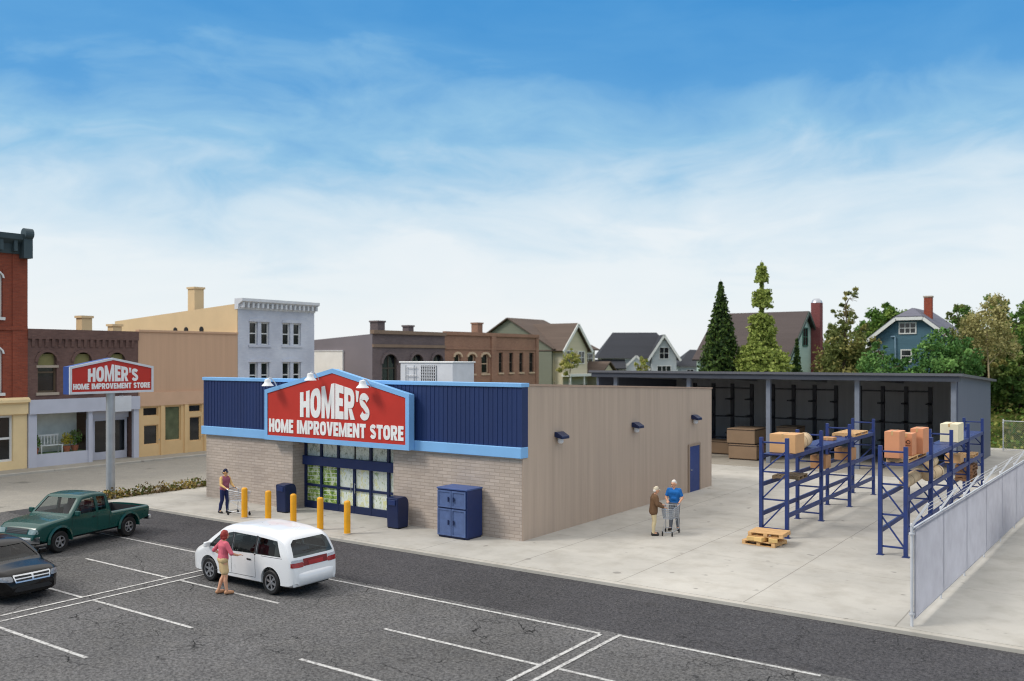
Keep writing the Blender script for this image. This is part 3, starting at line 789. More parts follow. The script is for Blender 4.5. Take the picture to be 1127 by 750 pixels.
# what stands in the window
def bench(y, x=XF - .75):
    b = thing('garden_bench', 'white slatted garden bench on show behind the lavender shopfront window', 'garden bench', (x, y, .72))
    s = MB()
    for k in range(4): s.box(-.25 + k * .13, -.15 + k * .13, -.65, .65, .42, .46)
    s.build('seat', WHITE, b)
    s = MB()
    for k in range(7): s.box(-.3, -.27, -.6 + k * .19, -.53 + k * .19, .46, .95)
    s.box(-.31, -.26, -.65, .65, .95, 1.05); s.build('backrest', WHITE, b)
    for sy in (-.6, .6):
        for sx in (-.22, .2): MB().box(sx - .03, sx + .03, sy - .03, sy + .03, 0, .42).build('leg', WHITE, b)
bench(27.35)
rg = random.Random(5)
def pot_plant(name, y, x, hh, label, cm, leaf, n=140, s=.09):
    p = thing(name, label, 'plant', (x, y, .72))
    MB().lathe([(0, 0), (.16, 0), (.22, .32), (.19, .32), (.17, .28), (0, .28)], n=14).build('pot', cm, p, smooth=40)
    f = MB()
    for _ in range(n):
        v = Vector((rg.gauss(0, 1), rg.gauss(0, 1), rg.gauss(0, 1))).normalized() * rg.uniform(.3, 1)
        leafquad(f, (v.x * hh * .45, v.y * hh * .45, .3 + hh * .5 + v.z * hh * .5), s, rg)
    f.build('leaves', leaf, p, recalc=False)
POT = pm('terracotta', (170, 92, 62), .8, .12, 3)
LG = leafmat('shop_leaf', (52, 92, 40), (120, 160, 74), 2); LY = leafmat('shop_leaf_yellow', (120, 130, 40), (214, 190, 80), 2)
pot_plant('potted_shrub', 26.45, XF - .7, .8, 'green potted shrub at the left edge of the lavender shop window', POT, LG)
pot_plant('potted_shrub', 28.25, XF - .6, .8, 'yellow flowering potted shrub in the middle of the shop window', POT, LY)
pot_plant('potted_shrub', 28.85, XF - .8, 1.0, 'tall green potted shrub at the right edge of the shop window', POT, LG)
shell(r, BRNB, XF, 25.68, 32.46, 7.82, 14, .6)
chimney(r, -53, 30.0, .65, 6.5, 8.65, BEIGES); chimney(r, -53, 32.0, .6, 6.5, 8.2, BEIGES)
r = thing('hanging_sign', 'blank white square sign projecting from the lavender shopfront', 'hanging sign', (XF + .3, 31.2, 2.9))
MB().box(-.05, .06, -.55, .6, .05, 1.0).build('panel', OFFWHITE, r, bevel=.02)
MB().tube((-.28, .0, 1.03), (.1, .0, 1.03), .03).build('bracket', STEEL, r)

# beige boarded shop
r = thing('beige_boarded_shop', 'beige boarded two storey shop with tan doors and panes', 'shop building', (XF, 32.5, 0))
op = [(32.85, 33.85, .75, 2.0), (32.8, 33.85, 2.55, 3.12), (34.35, 35.5, .9, 3.12), (36.15, 37.0, .75, 2.35), (36.1, 37.05, 2.65, 3.15), (37.6, 39.4, .9, 3.12)]
m = MB(); facade(m, XF + .03, 32.48, 39.98, 0, 3.2, op, .2); m.build('shopfront', TANP, r, world=True)
PANED = [GLASS_D, pm('green_pane', (92, 100, 74), .2, .3, 1.5)]
for i, h in enumerate(op): shop_window(r, XF + .03, h, TANP, PANED[1 if i in (2, 5) else 0], .18, nz=1, w=.06, name='shop_door_light' if i in (0, 3) else 'window')
for y in (33.9, 37.1): MB().tube((XF + .03, y, 1.05), (XF + .1, y, 1.05), .03).build('door_knob', STEEL, r, world=True)
MB().box(XF, XF + .14, 32.48, 39.98, 3.2, 4.05).build('sign_band', pm('beige_band', (206, 168, 138), .7, .05, 1), r, world=True)
m = MB(); facade(m, XF, 32.48, 39.98, 4.05, 7.85, []); m.build('front_wall', BEIGE, r, world=True)
for y in (34.12, 35.85, 37.35): MB().box(XF + .03, XF + .12, y - .13, y + .13, 0, 3.2).build('pilaster', TANP, r, world=True)
MB().box(XF - .3, XF + .08, 32.48, 39.98, 7.85, 7.98).build('coping', BEIGE, r, world=True)
shell(r, BEIGES, XF, 32.48, 39.96, 7.85, 14, .3)

# white three storey building
r = thing('white_brick_building', 'white three storey brick building with paired windows and bracketed cornice', 'shop building', (XF, 40, 0))
hs = []
for z0, z1 in ((7.15, 8.75), (4.1, 5.9)):
    for ya in (41.0, 42.02, 43.95, 44.97): hs.append((ya, ya + .72, z0, z1))
hs2 = [(40.6, 43.2, .8, 2.9), (44, 46.4, .8, 2.9)]
m = MB(); facade(m, XF, 40.0, 47.0, 0, 9.6, hs + hs2); m.build('front_wall', WHITEB, r, world=True)
for h in hs: shop_window(r, XF, h, WFR, GLASS_D, nz=2, w=.08)
for h in hs2: shop_window(r, XF, h, WFR, GLASS_D, nz=1, ny=2, w=.1)
for z0, z1 in ((7.15, 8.75), (4.1, 5.9)):
    for ya, yb in ((40.9, 42.85), (43.85, 45.8)):
        MB().box(XF, XF + .09, ya, yb, z0 - .16, z0 - .01).build('sill', WHITEB, r, world=True)
        MB().prism([(ya, z1 + .03), (yb, z1 + .03), (yb - .1, z1 + .2), ((ya + yb) / 2, z1 + .32), (ya + .1, z1 + .2)], XF, XF + .08, 'X').build('window_hood', WHITEB, r, world=True)
m = MB().prism([(XF - .3, 9.6), (XF + .06, 9.6), (XF + .1, 9.95), (XF + .55, 10.15), (XF + .55, 10.35), (XF - .3, 10.35)], 39.95, 47.05, 'Y')
y = 40.1
while y < 47: m.box(XF + .05, XF + .42, y, y + .16, 9.72, 10.08); y += .42
m.build('cornice', OFFWHITE, r, world=True)
shell(r, BEIGES, XF, 39.98, 47.0, 10.0, 15, .9)
m = MB()
for x in (-58.3, -57.0, -55.2): m.lathe([(0, -.05), (.22, -.05), (.22, .02)], (x, 39.98, 8.25), 'Y', 12)
m.build('wall_vent', DARK, r, world=True)
chimney(r, -57.3, 41.0, .8, 8.5, 11.3, BEIGES)

# grey and brown row further along
r = thing('grey_brick_shop', 'grey purple brick shop with tall arched windows seen over the store roof', 'shop building', (XF, 53.3, 0))
hs = [(54.4, 56.2, 4.2, 6.55, .8), (57.9, 59.5, 4.2, 6.55, .75), (60.7, 62.2, 4.2, 6.55, .7)]
m = MB(); facade(m, XF, 53.27, 62.5, 0, 8.2, hs); m.build('front_wall', GRYB, r, world=True)
for h in hs: shop_window(r, XF, h, pm('bronze_frame', (70, 62, 52), .6, .1, 2), GLASS_D, ny=2, nz=2, w=.1); hood(r, XF, h, GRYB, h[4], .22, .14)
m = MB().box(XF - .25, XF + .22, 53.22, 62.5, 8.2, 8.5).box(XF - .02, XF + .12, 53.25, 62.5, 7.1, 7.35)
m.build('cornice', pm('cornice_stone', (128, 108, 92), .8, .08, 1), r, world=True)
shell(r, pm('grey_stucco', (122, 116, 122), .8, .08, .4), XF, 53.27, 62.48, 8.2, 16, 1.0)
chimney(r, XF - 3, 57, .9, 7, 9.3, GRYB); chimney(r, XF - 2.5, 60.4, .7, 7, 9.0, GRYB)
r = thing('wall_board', 'blank white board on the grey side wall left of the sign peak', 'board', (-56, 53.2, 4.85))
MB().box(-1.9, 1.5, -.06, .068, 0, 2.0).build('panel', WHITE, r)
MB().box(-1.95, 1.55, -.1, -.061, 1.92, 2.02).box(-1.95, 1.55, -.1, -.061, -.05, .05).build('rim', OFFWHITE, r)
r = thing('brown_row_shop', 'long tan brown brick row building with narrow upper windows', 'shop building', (XF, 62.5, 0))
def yx(px): k = (px - 563.5) / 990; c, s = math.cos(R(35.05)), math.sin(R(35.05)); return (k * s + c) * XF / (k * c - s)
hs = [(yx(a), yx(b), 4.75, 6.6, .3) for a, b in ((500, 507), (515, 523), (530, 538))] + [(yx(a), yx(b), 4.8, 6.75) for a, b in ((549, 553.5), (560.5, 565), (571.5, 576), (582.5, 587.5))]
m = MB(); facade(m, XF, 62.5, 77.65, 0, 8.3, hs); m.build('front_wall', TANB, r, world=True)
LJ = pm('pale_jamb', (196, 170, 142), .7, .06, 1)
for i, h in enumerate(hs):
    shop_window(r, XF, h, LJ if i < 3 else pm('bronze_frame', (70, 62, 52)), GLASS_D, nz=2, w=.1, sill=LJ)
    if i < 3: hood(r, XF, h, LJ, .3, .2, .12)
m = MB().box(XF - .25, XF + .15, 62.5, 77.7, 8.3, 8.62).box(XF, XF + .08, 62.5, 77.65, 7.0, 7.18).box(XF, XF + .14, yx(540), yx(545), 0, 8.3).box(XF, XF + .1, 77.2, 77.68, 0, 8.3)
m.build('trim', TANB, r, world=True)
shell(r, TANB, XF, 62.5, 77.65, 8.3, 14, .6)
chimney(r, XF - 3, 71.2, .8, 7, 9.6, TANB)

# ------------------------------------------------------------------ houses
def roof_plane(mb, a, b, c, d, t=.14):
    """four corners of a slope, given real thickness"""
    a, b, c, d = map(Vector, (a, b, c, d)); n = (b - a).cross(d - a).normalized()
    if n.z < 0: n = -n
    vs = [a, b, c, d, a + n * t, b + n * t, c + n * t, d + n * t]
    mb.add(vs, [(0, 3, 2, 1), (4, 5, 6, 7), (0, 1, 5, 4), (1, 2, 6, 5), (2, 3, 7, 6), (3, 0, 4, 7)])
def house_window(parent, c, nrm, w, h, frame, n=2, arch=0):
    """c centre on the wall; nrm '-Y' or '+X' in the house's own axes"""
    x, y, z = c; f = MB(); g = MB(); t = .09
    def B(m, u0, u1, z0, z1, o0, o1):
        if nrm == '-Y': m.box(x + u0, x + u1, y - o1, y - o0, z + z0, z + z1)
        else: m.box(x + o0, x + o1, y + u0, y + u1, z + z0, z + z1)
    B(f, -w / 2 - t, -w / 2, -h / 2 - t, h / 2 + t, -.02, .07); B(f, w / 2, w / 2 + t, -h / 2 - t, h / 2 + t, -.02, .07)
    B(f, -w / 2, w / 2, h / 2, h / 2 + t, -.02, .07); B(f, -w / 2, w / 2, -h / 2 - t, -h / 2, -.02, .09)
    for k in range(1, n): u = -w / 2 + w * k / n; B(f, u - .03, u + .03, -h / 2, h / 2, -.02, .05)
    B(f, -w / 2, w / 2, -.03, .03, -.02, .045)
    fo = f.build('window', frame, parent); B(g, -w / 2, w / 2, -h / 2, h / 2, .0, .02); g.build('pane', GLASS_D, fo)
    return fo
SHBR = sidingmat('brown_shingles', (98, 84, 75), .25, False, .12, .85, .5, .12, .12)
SHDK = sidingmat('charcoal_shingles', (56, 58, 64), .25, False, .12, .85, .5, .12, .12)
SHGR = sidingmat('grey_shingles', (112, 112, 124), .22, False, .12, .85, .5, .1, .12)
SHRB = sidingmat('red_brown_shingles', (82, 73, 71), .25, False, .1, .85, .5, .1, .12)
SDGR = sidingmat('grey_green_siding', (126, 128, 112), .2, False, .05, .7, .5, .05, .12)
SDCR = sidingmat('cream_siding', (206, 196, 168), .2, False, .05, .7, .5, .05, .12)
SDWH = sidingmat('pale_siding', (190, 196, 196), .2, False, .05, .7, .5, .05, .12)
SDMT = sidingmat('mint_siding', (188, 212, 196), .2, False, .05, .7, .5, .05, .12)
SDBL = sidingmat('teal_siding', (80, 112, 126), .16, False, .08, .65, .5, .07, .14)
TRIM = pm('house_trim', (222, 222, 216), .5, .04, 1)

# cream house: front to +X, gable end to -Y
h = thing('cream_house', 'cream house with brown roof and white trimmed front gable', 'house', (-58.1, 91.1, 0))
MB().prism([(0, 0), (-12.6, 0), (-12.6, 7.4), (-6.3, 11.0), (0, 7.4)], 0, .3, 'Y').build('end_wall', SDGR, h)
MB().box(-.3, 0, .3, 10.4, 0, 7.5).box(-12.6, -.3, 10.1, 10.4, 0, 7.4).build('front_wall', SDCR, h)
m = MB(); roof_plane(m, (.5, -.4, 7.2), (.5, 10.8, 7.2), (-6.3, 7.8, 11.1), (-6.3, -.4, 11.1)); roof_plane(m, (-13, -.4, 7.2), (-13, 10.8, 7.2), (-6.3, 7.8, 11.1), (-6.3, -.4, 11.1)); roof_plane(m, (.5, 10.8, 7.2), (-13, 10.8, 7.2), (-6.3, 7.85, 11.12), (-6.3, 7.8, 11.1))
m.build('roof', SHBR, h)
MB().prism([(.6, 0), (6.4, 0), (6.4, 7.3), (3.5, 10.1), (.6, 7.3)], .02, 1.2, 'X').build('gable_wall', SDCR, h)
m = MB(); roof_plane(m, (1.6, 0, 7.0), (-5, 0, 7.0), (-5, 3.5, 10.4), (1.6, 3.5, 10.4)); roof_plane(m, (1.6, 7, 7.0), (-5, 7, 7.0), (-5, 3.5, 10.4), (1.6, 3.5, 10.4)); m.build('gable_roof', SHBR, h)
m = MB(); m.beam((1.68, 0, 6.95), (1.68, 3.5, 10.35), .1, .35).beam((1.68, 7, 6.95), (1.68, 3.5, 10.35), .1, .35); m.build('barge_board', TRIM, h)
house_window(h, (1.2, 2.2, 6.3), '+X', 1.5, 1.5, TRIM); house_window(h, (1.2, 4.9, 6.3), '+X', 1.3, 1.4, TRIM); house_window(h, (0, 8.7, 6.2), '+X', 2.0, 1.1, TRIM)
m = MB(); roof_plane(m, (3.2, 6.8, 4.3), (0, 6.8, 4.3), (0, 8.8, 5.7), (3.2, 8.8, 5.7)); roof_plane(m, (3.2, 10.8, 4.3), (0, 10.8, 4.3), (0, 8.8, 5.7), (3.2, 8.8, 5.7)); p = m.build('porch_roof', SHBR, h)
MB().prism([(7.1, 0), (10.5, 0), (10.5, 4.2), (8.8, 5.5), (7.1, 4.2)], 0.02, 2.9, 'X').build('porch', SDCR, h)
m = MB()
for y in (.4, 3.6, 6.9): m.box(2.2, 2.4, y, y + .2, 0, 4.2)
m.box(1.2, 2.5, .3, 7, 4.0, 4.3); m.build('veranda', TRIM, h)

# dark roofed house, turned towards the lot
h = thing('grey_house', 'pale house with charcoal hip roof and small white front gables', 'house', (-57.7, 113.0, 0), R(33))
MB().box(-5.2, 5.2, 0, 8, 0, 6.3).build('wall', SDWH, h)
m = MB(); m.add([(-5.9, -.6, 6.2), (5.9, -.6, 6.2), (5.9, 8.6, 6.2), (-5.9, 8.6, 6.2), (-3.3, 4, 9.9), (3.0, 4, 9.9)], [(0, 1, 5, 4), (1, 2, 5), (2, 3, 4, 5), (3, 0, 4), (0, 3, 2, 1)]); m.build('roof', SHDK, h)
MB().prism([(1.7, 0), (5.1, 0), (5.1, 6.4), (3.4, 9.0), (1.7, 6.4)], -1.2, -.02, 'Y').build('gable_wall', SDWH, h)
m = MB(); roof_plane(m, (1.2, -1.6, 5.9), (1.2, 4, 5.9), (3.4, 4, 9.4), (3.4, -1.6, 9.4)); roof_plane(m, (5.6, -1.6, 5.9), (5.6, 4, 5.9), (3.4, 4, 9.4), (3.4, -1.6, 9.4)); m.build('gable_roof', SHDK, h)
m = MB().beam((1.15, -1.68, 5.85), (3.4, -1.68, 9.35), .1, .3).beam((5.65, -1.68, 5.85), (3.4, -1.68, 9.35), .1, .3); m.build('barge_board', TRIM, h)
MB().prism([(-1.9, 0), (1.1, 0), (1.1, 4.9), (-.4, 6.4), (-1.9, 4.9)], -1.0, -.02, 'Y').build('porch', SDWH, h)
m = MB().beam((-2.3, -1.08, 4.6), (-.4, -1.08, 6.5), .1, .3).beam((1.5, -1.08, 4.6), (-.4, -1.08, 6.5), .1, .3); m.build('porch_trim', TRIM, h)
m = MB(); roof_plane(m, (-6.2, -2.2, 4.7), (-1.9, -2.2, 4.7), (-1.9, 0, 5.9), (-6.2, 0, 5.9)); m.build('veranda_roof', SHDK, h)
house_window(h, (3.4, -1.2, 6.9), '-Y', 1.2, 1.5, TRIM); house_window(h, (3.4, -1.2, 4.4), '-Y', 1.8, 1.4, TRIM, 3); house_window(h, (-3.6, 0, 4.2), '-Y', 1.6, 1.2, TRIM)
# low one beyond it
h = thing('small_grey_house', 'low house with dark hip roof just right of the charcoal roofed house', 'house', (-52.0, 124.0, 0), R(33))
MB().box(-4, 4.4, 0, 8, 0, 5.0).build('wall', SDWH, h)
MB().add([(-4.6, -.6, 5), (5.0, -.6, 5), (5.0, 8.6, 5), (-4.6, 8.6, 5), (-2, 4, 7.5), (3.0, 4, 7.3)], [(0, 1, 5, 4), (1, 2, 5), (2, 3, 4, 5), (3, 0, 4), (0, 3, 2, 1)]).build('roof', SHDK, h)
for x in (-2.6, 0, 2.6): house_window(h, (x, 0, 3.9), '-Y', .9, 1.2, TRIM)

# mint house with red brown roof: gable to +X
h = thing('mint_house', 'pale mint house with steep red brown roof and tall brick chimney', 'house', (-24.6, 75.4, 0))
MB().prism([(0, 0), (10, 0), (10, 6.3), (5, 10.2), (0, 6.3)], -.3, 0, 'X').build('gable_wall', SDMT, h)
MB().box(-7.8, -.3, .02, .3, 0, 6.4).build('side_wall', SDMT, h); MB().box(-7.8, -.3, 9.7, 9.98, 0, 6.3).build('side_wall', SDMT, h)
MB().prism([(0, 0), (10, 0), (10, 6.3), (5, 10.2), (0, 6.3)], -8.1, -7.8, 'X').build('rear_wall', SDMT, h)
m = MB(); roof_plane(m, (.35, -.5, 5.98), (-8.3, -.5, 5.98), (-8.3, 5, 10.27), (.35, 5, 10.27)); roof_plane(m, (.35, 10.5, 5.98), (-8.3, 10.5, 5.98), (-8.3, 5, 10.27), (.35, 5, 10.27)); m.build('roof', SHRB, h)
GT = pm('green_trim', (70, 118, 98), .5, .08, 2)
m = MB().beam((.4, -.5, 5.95), (.4, 5, 10.25), .08, .26).beam((.4, 10.5, 5.95), (.4, 5, 10.25), .08, .26); m.build('barge_board', pm('bottle_trim', (58, 74, 66), .5, .1, 2), h)
for c, w_, hh in (((0, 5.0, 8.1), 1.3, 1.5), ((0, 2.2, 4.9), 1.3, 1.6), ((0, 8.6, 4.9), .9, 1.6)):
    house_window(h, c, '+X', w_, hh, GT)
CHB = brickmat('chimney_brick', (140, 72, 70), (128, 62, 62), (150, 110, 106), .24, .08, .01, .3, .1)
ch = MB().box(.02, .82, 6.7, 7.6, 0, 11.2).build('chimney', CHB, h)
MB().lathe([(.0, .42), (.2, .4), (.42, .22), (.5, 0), (0, 0)], (.42, 7.15, 11.2), n=16).build('chimney_cap', STEEL, ch, smooth=60)

# teal house with clipped gable to -Y
h = thing('teal_house', 'teal blue house with clipped grey gable roof and brick chimney', 'house', (-15.8, 80, 0))
o = 3.0
MB().prism([(-o, 0), (o, 0), (o, 7.75), (1.02, 9.35), (-1.02, 9.35), (-o, 7.75)], 0, .3, 'Y').build('gable_wall', SDBL, h)
MB().box(-o, -o + .3, .3, 9, 0, 7.8).build('side_wall', SDBL, h); MB().box(o - .3, o, .3, 9, 0, 7.8).build('side_wall', SDBL, h); MB().box(-o + .3, o - .3, 8.7, 9, 0, 7.8).build('rear_wall', SDBL, h)
ez, ex, y0 = 7.35, 3.75, -.45
m = MB()
rz_ = 10.3; cz = 9.55; cx = 1.05
for s in (-1, 1):
    roof_plane(m, (s * ex, y0, ez), (s * ex, 9.4, ez), (s * cx, 9.4, cz), (s * cx, y0, cz))
    roof_plane(m, (s * cx, y0, cz), (s * cx, 9.4, cz), (0, 9.4, rz_), (0, 1.0, rz_))
roof_plane(m, (-cx, y0, cz), (cx, y0, cz), (.02, 1.0, rz_), (-.02, 1.0, rz_)); m.build('roof', SHGR, h)
m = MB()
for s in (-1, 1): m.beam((s * ex, y0 - .06, ez - .05), (s * cx, y0 - .06, cz - .08), .08, .26)
m.beam((-cx, y0 - .06, cz - .08), (cx, y0 - .06, cz - .08), .08, .26); m.build('barge_board', TRIM, h)
house_window(h, (-.2, 0, 8.7), '-Y', 1.2, .8, TRIM, 3); house_window(h, (-.3, 0, 6.4), '-Y', .7, .9, TRIM, 1); house_window(h, (-2.5, 0, 6.3), '-Y', .6, .9, TRIM, 1)
MB().path([(-1.5, -.12, 8.0), (-1.15, -.12, 8.0), (-1.1, -.12, 4)], .05).build('downpipe', pm('pipe_blue', (140, 166, 184), .5, .1, 2), h)
ch = MB().box(.75, 1.35, 1.6, 2.2, 9.2, 11.3).build('chimney', brickmat('orange_brick', (172, 70, 44), (150, 58, 40), (150, 110, 90), .24, .08, .01, .3, .1), h)
MB().box(.7, 1.4, 1.55, 2.25, 11.3, 11.42).build('chimney_cap', STONE, ch)
MB().box(o, o + 1.4, 3, 7, 0, 7.2).build('porch', pm('porch_cream', (206, 208, 190), .6, .06, 1), h)
# part 4
# ------------------------------------------------------------------ lumber shed
SHEDM = sidingmat('slate_ribbed_sheet', (98, 104, 120), .45, True, .06, .55, .4, .06, .12)
SHEDD = sidingmat('dark_ribbed_sheet', (188, 191, 196), .6, True, .08, .6, .5, .08, .16)
SHEDR = sidingmat('shed_roof_sheet', (96, 97, 103), .4, True, .08, .5, .4, .06, .12)
POST = pm('shed_post_grey', (116, 122, 134), .5, .1, 2)
sh = thing('storage_shed', 'long dark grey open fronted storage shed with shallow sloped roof', 'storage shed', (-29.4, 51.7, 0))
S = lambda n, m, mt, **k: m.build(n, mt, k.pop('parent', sh), world=True, **k)
YF2, YB2 = 51.7, 64.0
P = [(YF2 + .1, 0), (YB2, 0), (YB2, 4.72), (YF2 + .1, 5.25)]
S('end_wall', MB().prism(P, -8.05, -7.9, 'X'), SHEDM); S('end_wall', MB().prism(P, -29.5, -29.35, 'X'), SHEDM)
S('back_wall', MB().box(-29.35, -8.05, YB2 - .15, YB2 - .004, 0, 4.72), SHEDD)
S('roof', MB().prism([(YF2 - .55, 5.27), (YB2 + .3, 4.72), (YB2 + .3, 4.86), (YF2 - .55, 5.41)], -29.75, -7.6, 'X'), SHEDR)
S('fascia_beam', MB().prism([(YF2 - .45, 4.98), (YF2 - .1, 4.98), (YF2 - .1, 5.24), (YF2 - .45, 5.26)], -29.6, -7.75, 'X'), pm('shed_fascia', (62, 66, 76), .5, .1, 1))
for i, x in enumerate((-28.05, -22.95, -17.95, -12.95, -8.1)):
    S('post', MB().box(x - .13, x + .13, YF2 - .05, YF2 + .2, 0, 5.0), POST, bevel=.02)
mb = MB()
for x in range(-28, -8, 5): mb.beam((x - .05, YF2, 5.12), (x - .05, YB2 - .2, 4.62), .12, .22)
S('rafter', mb, SHEDD)

# cantilever racks along the back of the shed
CBLK = pm('cantilever_black', (40, 43, 54), .5, .15, 3)
def cantilever(x0, n, label):
    r = thing('cantilever_rack', label, 'storage rack', (x0, 60.6, WALK + .03), 0, 'cantilever racks in the shed')
    for k in range(n):
        x = k * 1.4
        c = MB().box(x - .11, x + .11, -.11, .11, 0, 4.35).box(x - .08, x + .08, -1.5, -.11, 0, .2).build('column', CBLK, r)
        for z in (.95, 2.15, 3.3):
            MB().prism([(-.11, z - .1), (-1.25, z - .02), (-1.25, z + .06), (-.11, z + .06)], x - .06, x + .06, 'X').build('arm', CBLK, c)
    m = MB()
    for z in (.5, 2.0, 4.0): m.box(0, (n - 1) * 1.4, -.04, .04, z, z + .1)
    m.build('tie_rail', CBLK, r)
cantilever(-26.4, 4, 'black cantilever rack behind the stacked brown crates')
cantilever(-20.7, 4, 'black cantilever rack in the middle bay of the shed')
cantilever(-15.0, 4, 'black cantilever rack towards the right end of the shed')

# brown crates at the front of the shed
CRATE = pm('brown_crate', (140, 116, 92), .85, .08, 1.0, fine=.1)
CRATED = pm('crate_dark_band', (58, 46, 40), .8, .1, 2)
def crate(x, y, z, w, d, h, label, mat=CRATE, rz=0, band=True, group='brown crates in the shed', name='shipping_crate', cat='crate'):
    r = thing(name, label, cat, (x, y, z), rz, group)
    MB().box(0, w, 0, d, .07, h).build('body', mat, r, bevel=.025)
    MB().box(.04, w - .04, .04, d - .04, 0, .07).build('skid', CRATED, r)
    m = MB().box(-.012, w + .012, -.012, d + .012, h - .09, h - .045).build('strap', CRATED if band else mat, r)
    return r
SL = WALK + .03
crate(-20.62, 52.3, SL, 1.75, 2.6, .92, 'lower brown crate of the two stacked at the shed front')
crate(-20.75, 52.35, SL + .92, 1.75, 2.6, .95, 'upper brown crate of the two stacked at the shed front')
crate(-23.3, 54.6, SL, 2.3, 1.6, .85, 'low brown crate left of the stacked pair, partly behind the store corner')
crate(-18.7, 55.3, SL, 1.3, 1.6, 1.9, 'tall brown crate in the shadow right of the stacked pair')

# ------------------------------------------------------------------ pallet racks in the yard
def rack(name, x0, x1, ys, label):
    r = thing(name, label, 'pallet rack', (x0, ys[0], WALK), 0, 'blue pallet racks')
    w = x1 - x0; h = 3.42; pw = .12
    for fi, y in enumerate(ys):
        yy = y - ys[0]; f = MB()
        for x in (0, w):
            f.box(x - pw / 2, x + pw / 2, yy - .07, yy + .07, .02, h); f.box(x - .11, x + .11, yy - .1, yy + .1, 0, .02)
        for z in (.25, 1.25, 2.2, 3.22): f.box(pw / 2, w - pw / 2, yy - .03, yy + .03, z, z + .055)
        for z0, z1 in ((.3, 1.2), (1.3, 2.15), (2.25, 2.95)): 
            a, b = ((.05, z0), (w - .05, z1)) if (len(ys) == 4) else ((w - .05, z0), (.05, z1))
            f.beam((a[0], yy, a[1]), (b[0], yy, b[1]), .045, .05)
        f.build('upright_frame', RACKBLUE, r, bevel=.008)
    for a, b in zip(ys, ys[1:]):
        a -= ys[0]; b -= ys[0]
        for z in (.68, 1.7, 2.68):
            for x in (0, w):
                MB().box(x - .035, x + .035, a + .075, b - .075, z, z + .15).build('beam', RACKBLUE, r, bevel=.006)
        d = MB(); y = a + .12
        while y < b - .2: d.box(.04, w - .04, y, y + .26, 2.8, 2.835); y += .3
        d.build('deck', RACKBLUE, r)
    return r
YL = [30.6, 34.6, 38.6, 42.65]; YR = [29.75, 33.8, 37.8, 41.85, 45.9]
rack('pallet_rack', -10.87, -9.97, YL, 'three bay blue pallet rack beside the loose wooden pallets')
rack('pallet_rack', -6.75, -6.0, YR, 'four bay blue pallet rack standing along the chain link fence')
TOPZ, MIDZ, LOWZ = WALK + 2.84, WALK + 1.85, WALK + .83

def pallet(x, y, z, rz, label, w=1.15, d=.95, group='wooden pallets', mat=WOOD):
    r = thing('wooden_pallet', label, 'pallet', (x, y, z), rz, group)
    m = MB(); n = 7
    for k in range(n): yy = -d / 2 + k * d / n; m.box(-w / 2, w / 2, yy, yy + d / n * .72, .115, .14)
    m.build('deck_board', mat, r, bevel=.004)
    for x_ in (-w / 2, -.06, w / 2 - .12): MB().box(x_, x_ + .12, -d / 2, d / 2, .025, .113).build('bearer', mat, r, bevel=.004)
    m = MB()
    for yy in (-d / 2, -.06, d / 2 - .12): m.box(-w / 2, w / 2, yy, yy + .12, 0, .023)
    m.build('bottom_board', mat, r)
    return r
pallet(-10.3, 29.3, WALK, R(-6), 'lower loose wooden pallet on the concrete by the left rack')
pallet(-10.16, 29.36, WALK + .29, R(3), 'upper loose wooden pallet lying skewed on timber offcuts by the rack')
BLK = [(-.36, -.3), (-.02, -.34), (.33, -.3), (-.3, .25), (.28, .28)]
for i, (a, b) in enumerate(BLK):
    r = MB().obox((0, 0, 0), .28, .5 if i < 3 else .4, .13, R((8, -14, 20, 5, -9)[i])).build('timber_offcut', pm('offcut_pine', (214, 178, 116), .8, .15, 3), bevel=.01)
    r.location = (-10.25 + a, 29.32 + b, WALK + .14 + .08); tag(r, 'pale timber offcut wedged between the two loose pallets', 'timber block', 'offcuts between the pallets')
DPAL = pm('weathered_pallet', (122, 104, 80), .85, .2, 3)
pallet(-10.42, 32.3, MIDZ, R(92), 'weathered pallet on the middle shelf of the left rack', mat=DPAL)
pallet(-10.4, 40.4, TOPZ, R(90), 'pale pallet on the far top shelf of the left rack', w=2.2)
pallet(-6.4, 31.9, TOPZ, R(90), 'pallet under the three brown boxes on the right rack', w=2.9, d=.66)

def carton(x, y, z, w, d, h, label, mat, rz=0, tape=True, group='cardboard boxes on the racks', mark=False):
    r = thing('cardboard_box', label, 'box', (x, y, z), rz, group)
    MB().box(-w / 2, w / 2, -d / 2, d / 2, 0, h).build('body', mat, r, bevel=.015)
    if tape: MB().box(-.03, .03, -d / 2 - .004, d / 2 + .004, h + .001, h + .005).box(-.03, .03, -d / 2 - .006, -d / 2 - .002, h - .12, h + .005).build('tape', pm('packing_tape', (196, 160, 110), .35, .05, 2), r)
    if mark:
        m = MB()
        for cx in (-.07, .07): m.lathe([(.045, 0), (.065, 0)], (cx, -d / 2 - .004, h * .62), 'Y', 14)
        m.box(-.14, .14, -d / 2 - .006, -d / 2 - .003, h * .45, h * .47)
        m.build('printed_mark', pm('print_black', (70, 48, 36), .8, .05, 2), r)
    return r
TP = TOPZ + .14
SALM = pm('salmon_cardboard', (206, 142, 104), .8, .06, 2)
carton(-6.53, 30.75, TP, .46, .85, .85, 'front left tall brown box on the right rack top', SALM)
carton(-6.33, 31.75, TP, .38, .7, .72, 'shorter brown box with a printed mark between two tall ones', SALM, mark=True)
carton(-6.16, 32.7, TP, .4, .95, .84, 'rear tall brown box closest to the fence on the right rack', SALM)
carton(-6.28, 39.7, TOPZ, .66, 1.3, .72, 'cream box on the far top shelf of the right rack', pm('cream_carton', (222, 212, 180), .8, .05, 2))
carton(-10.33, 31.7, TOPZ, .92, 1.0, .66, 'large pale cardboard box on the near top shelf of the left rack', CARD2)
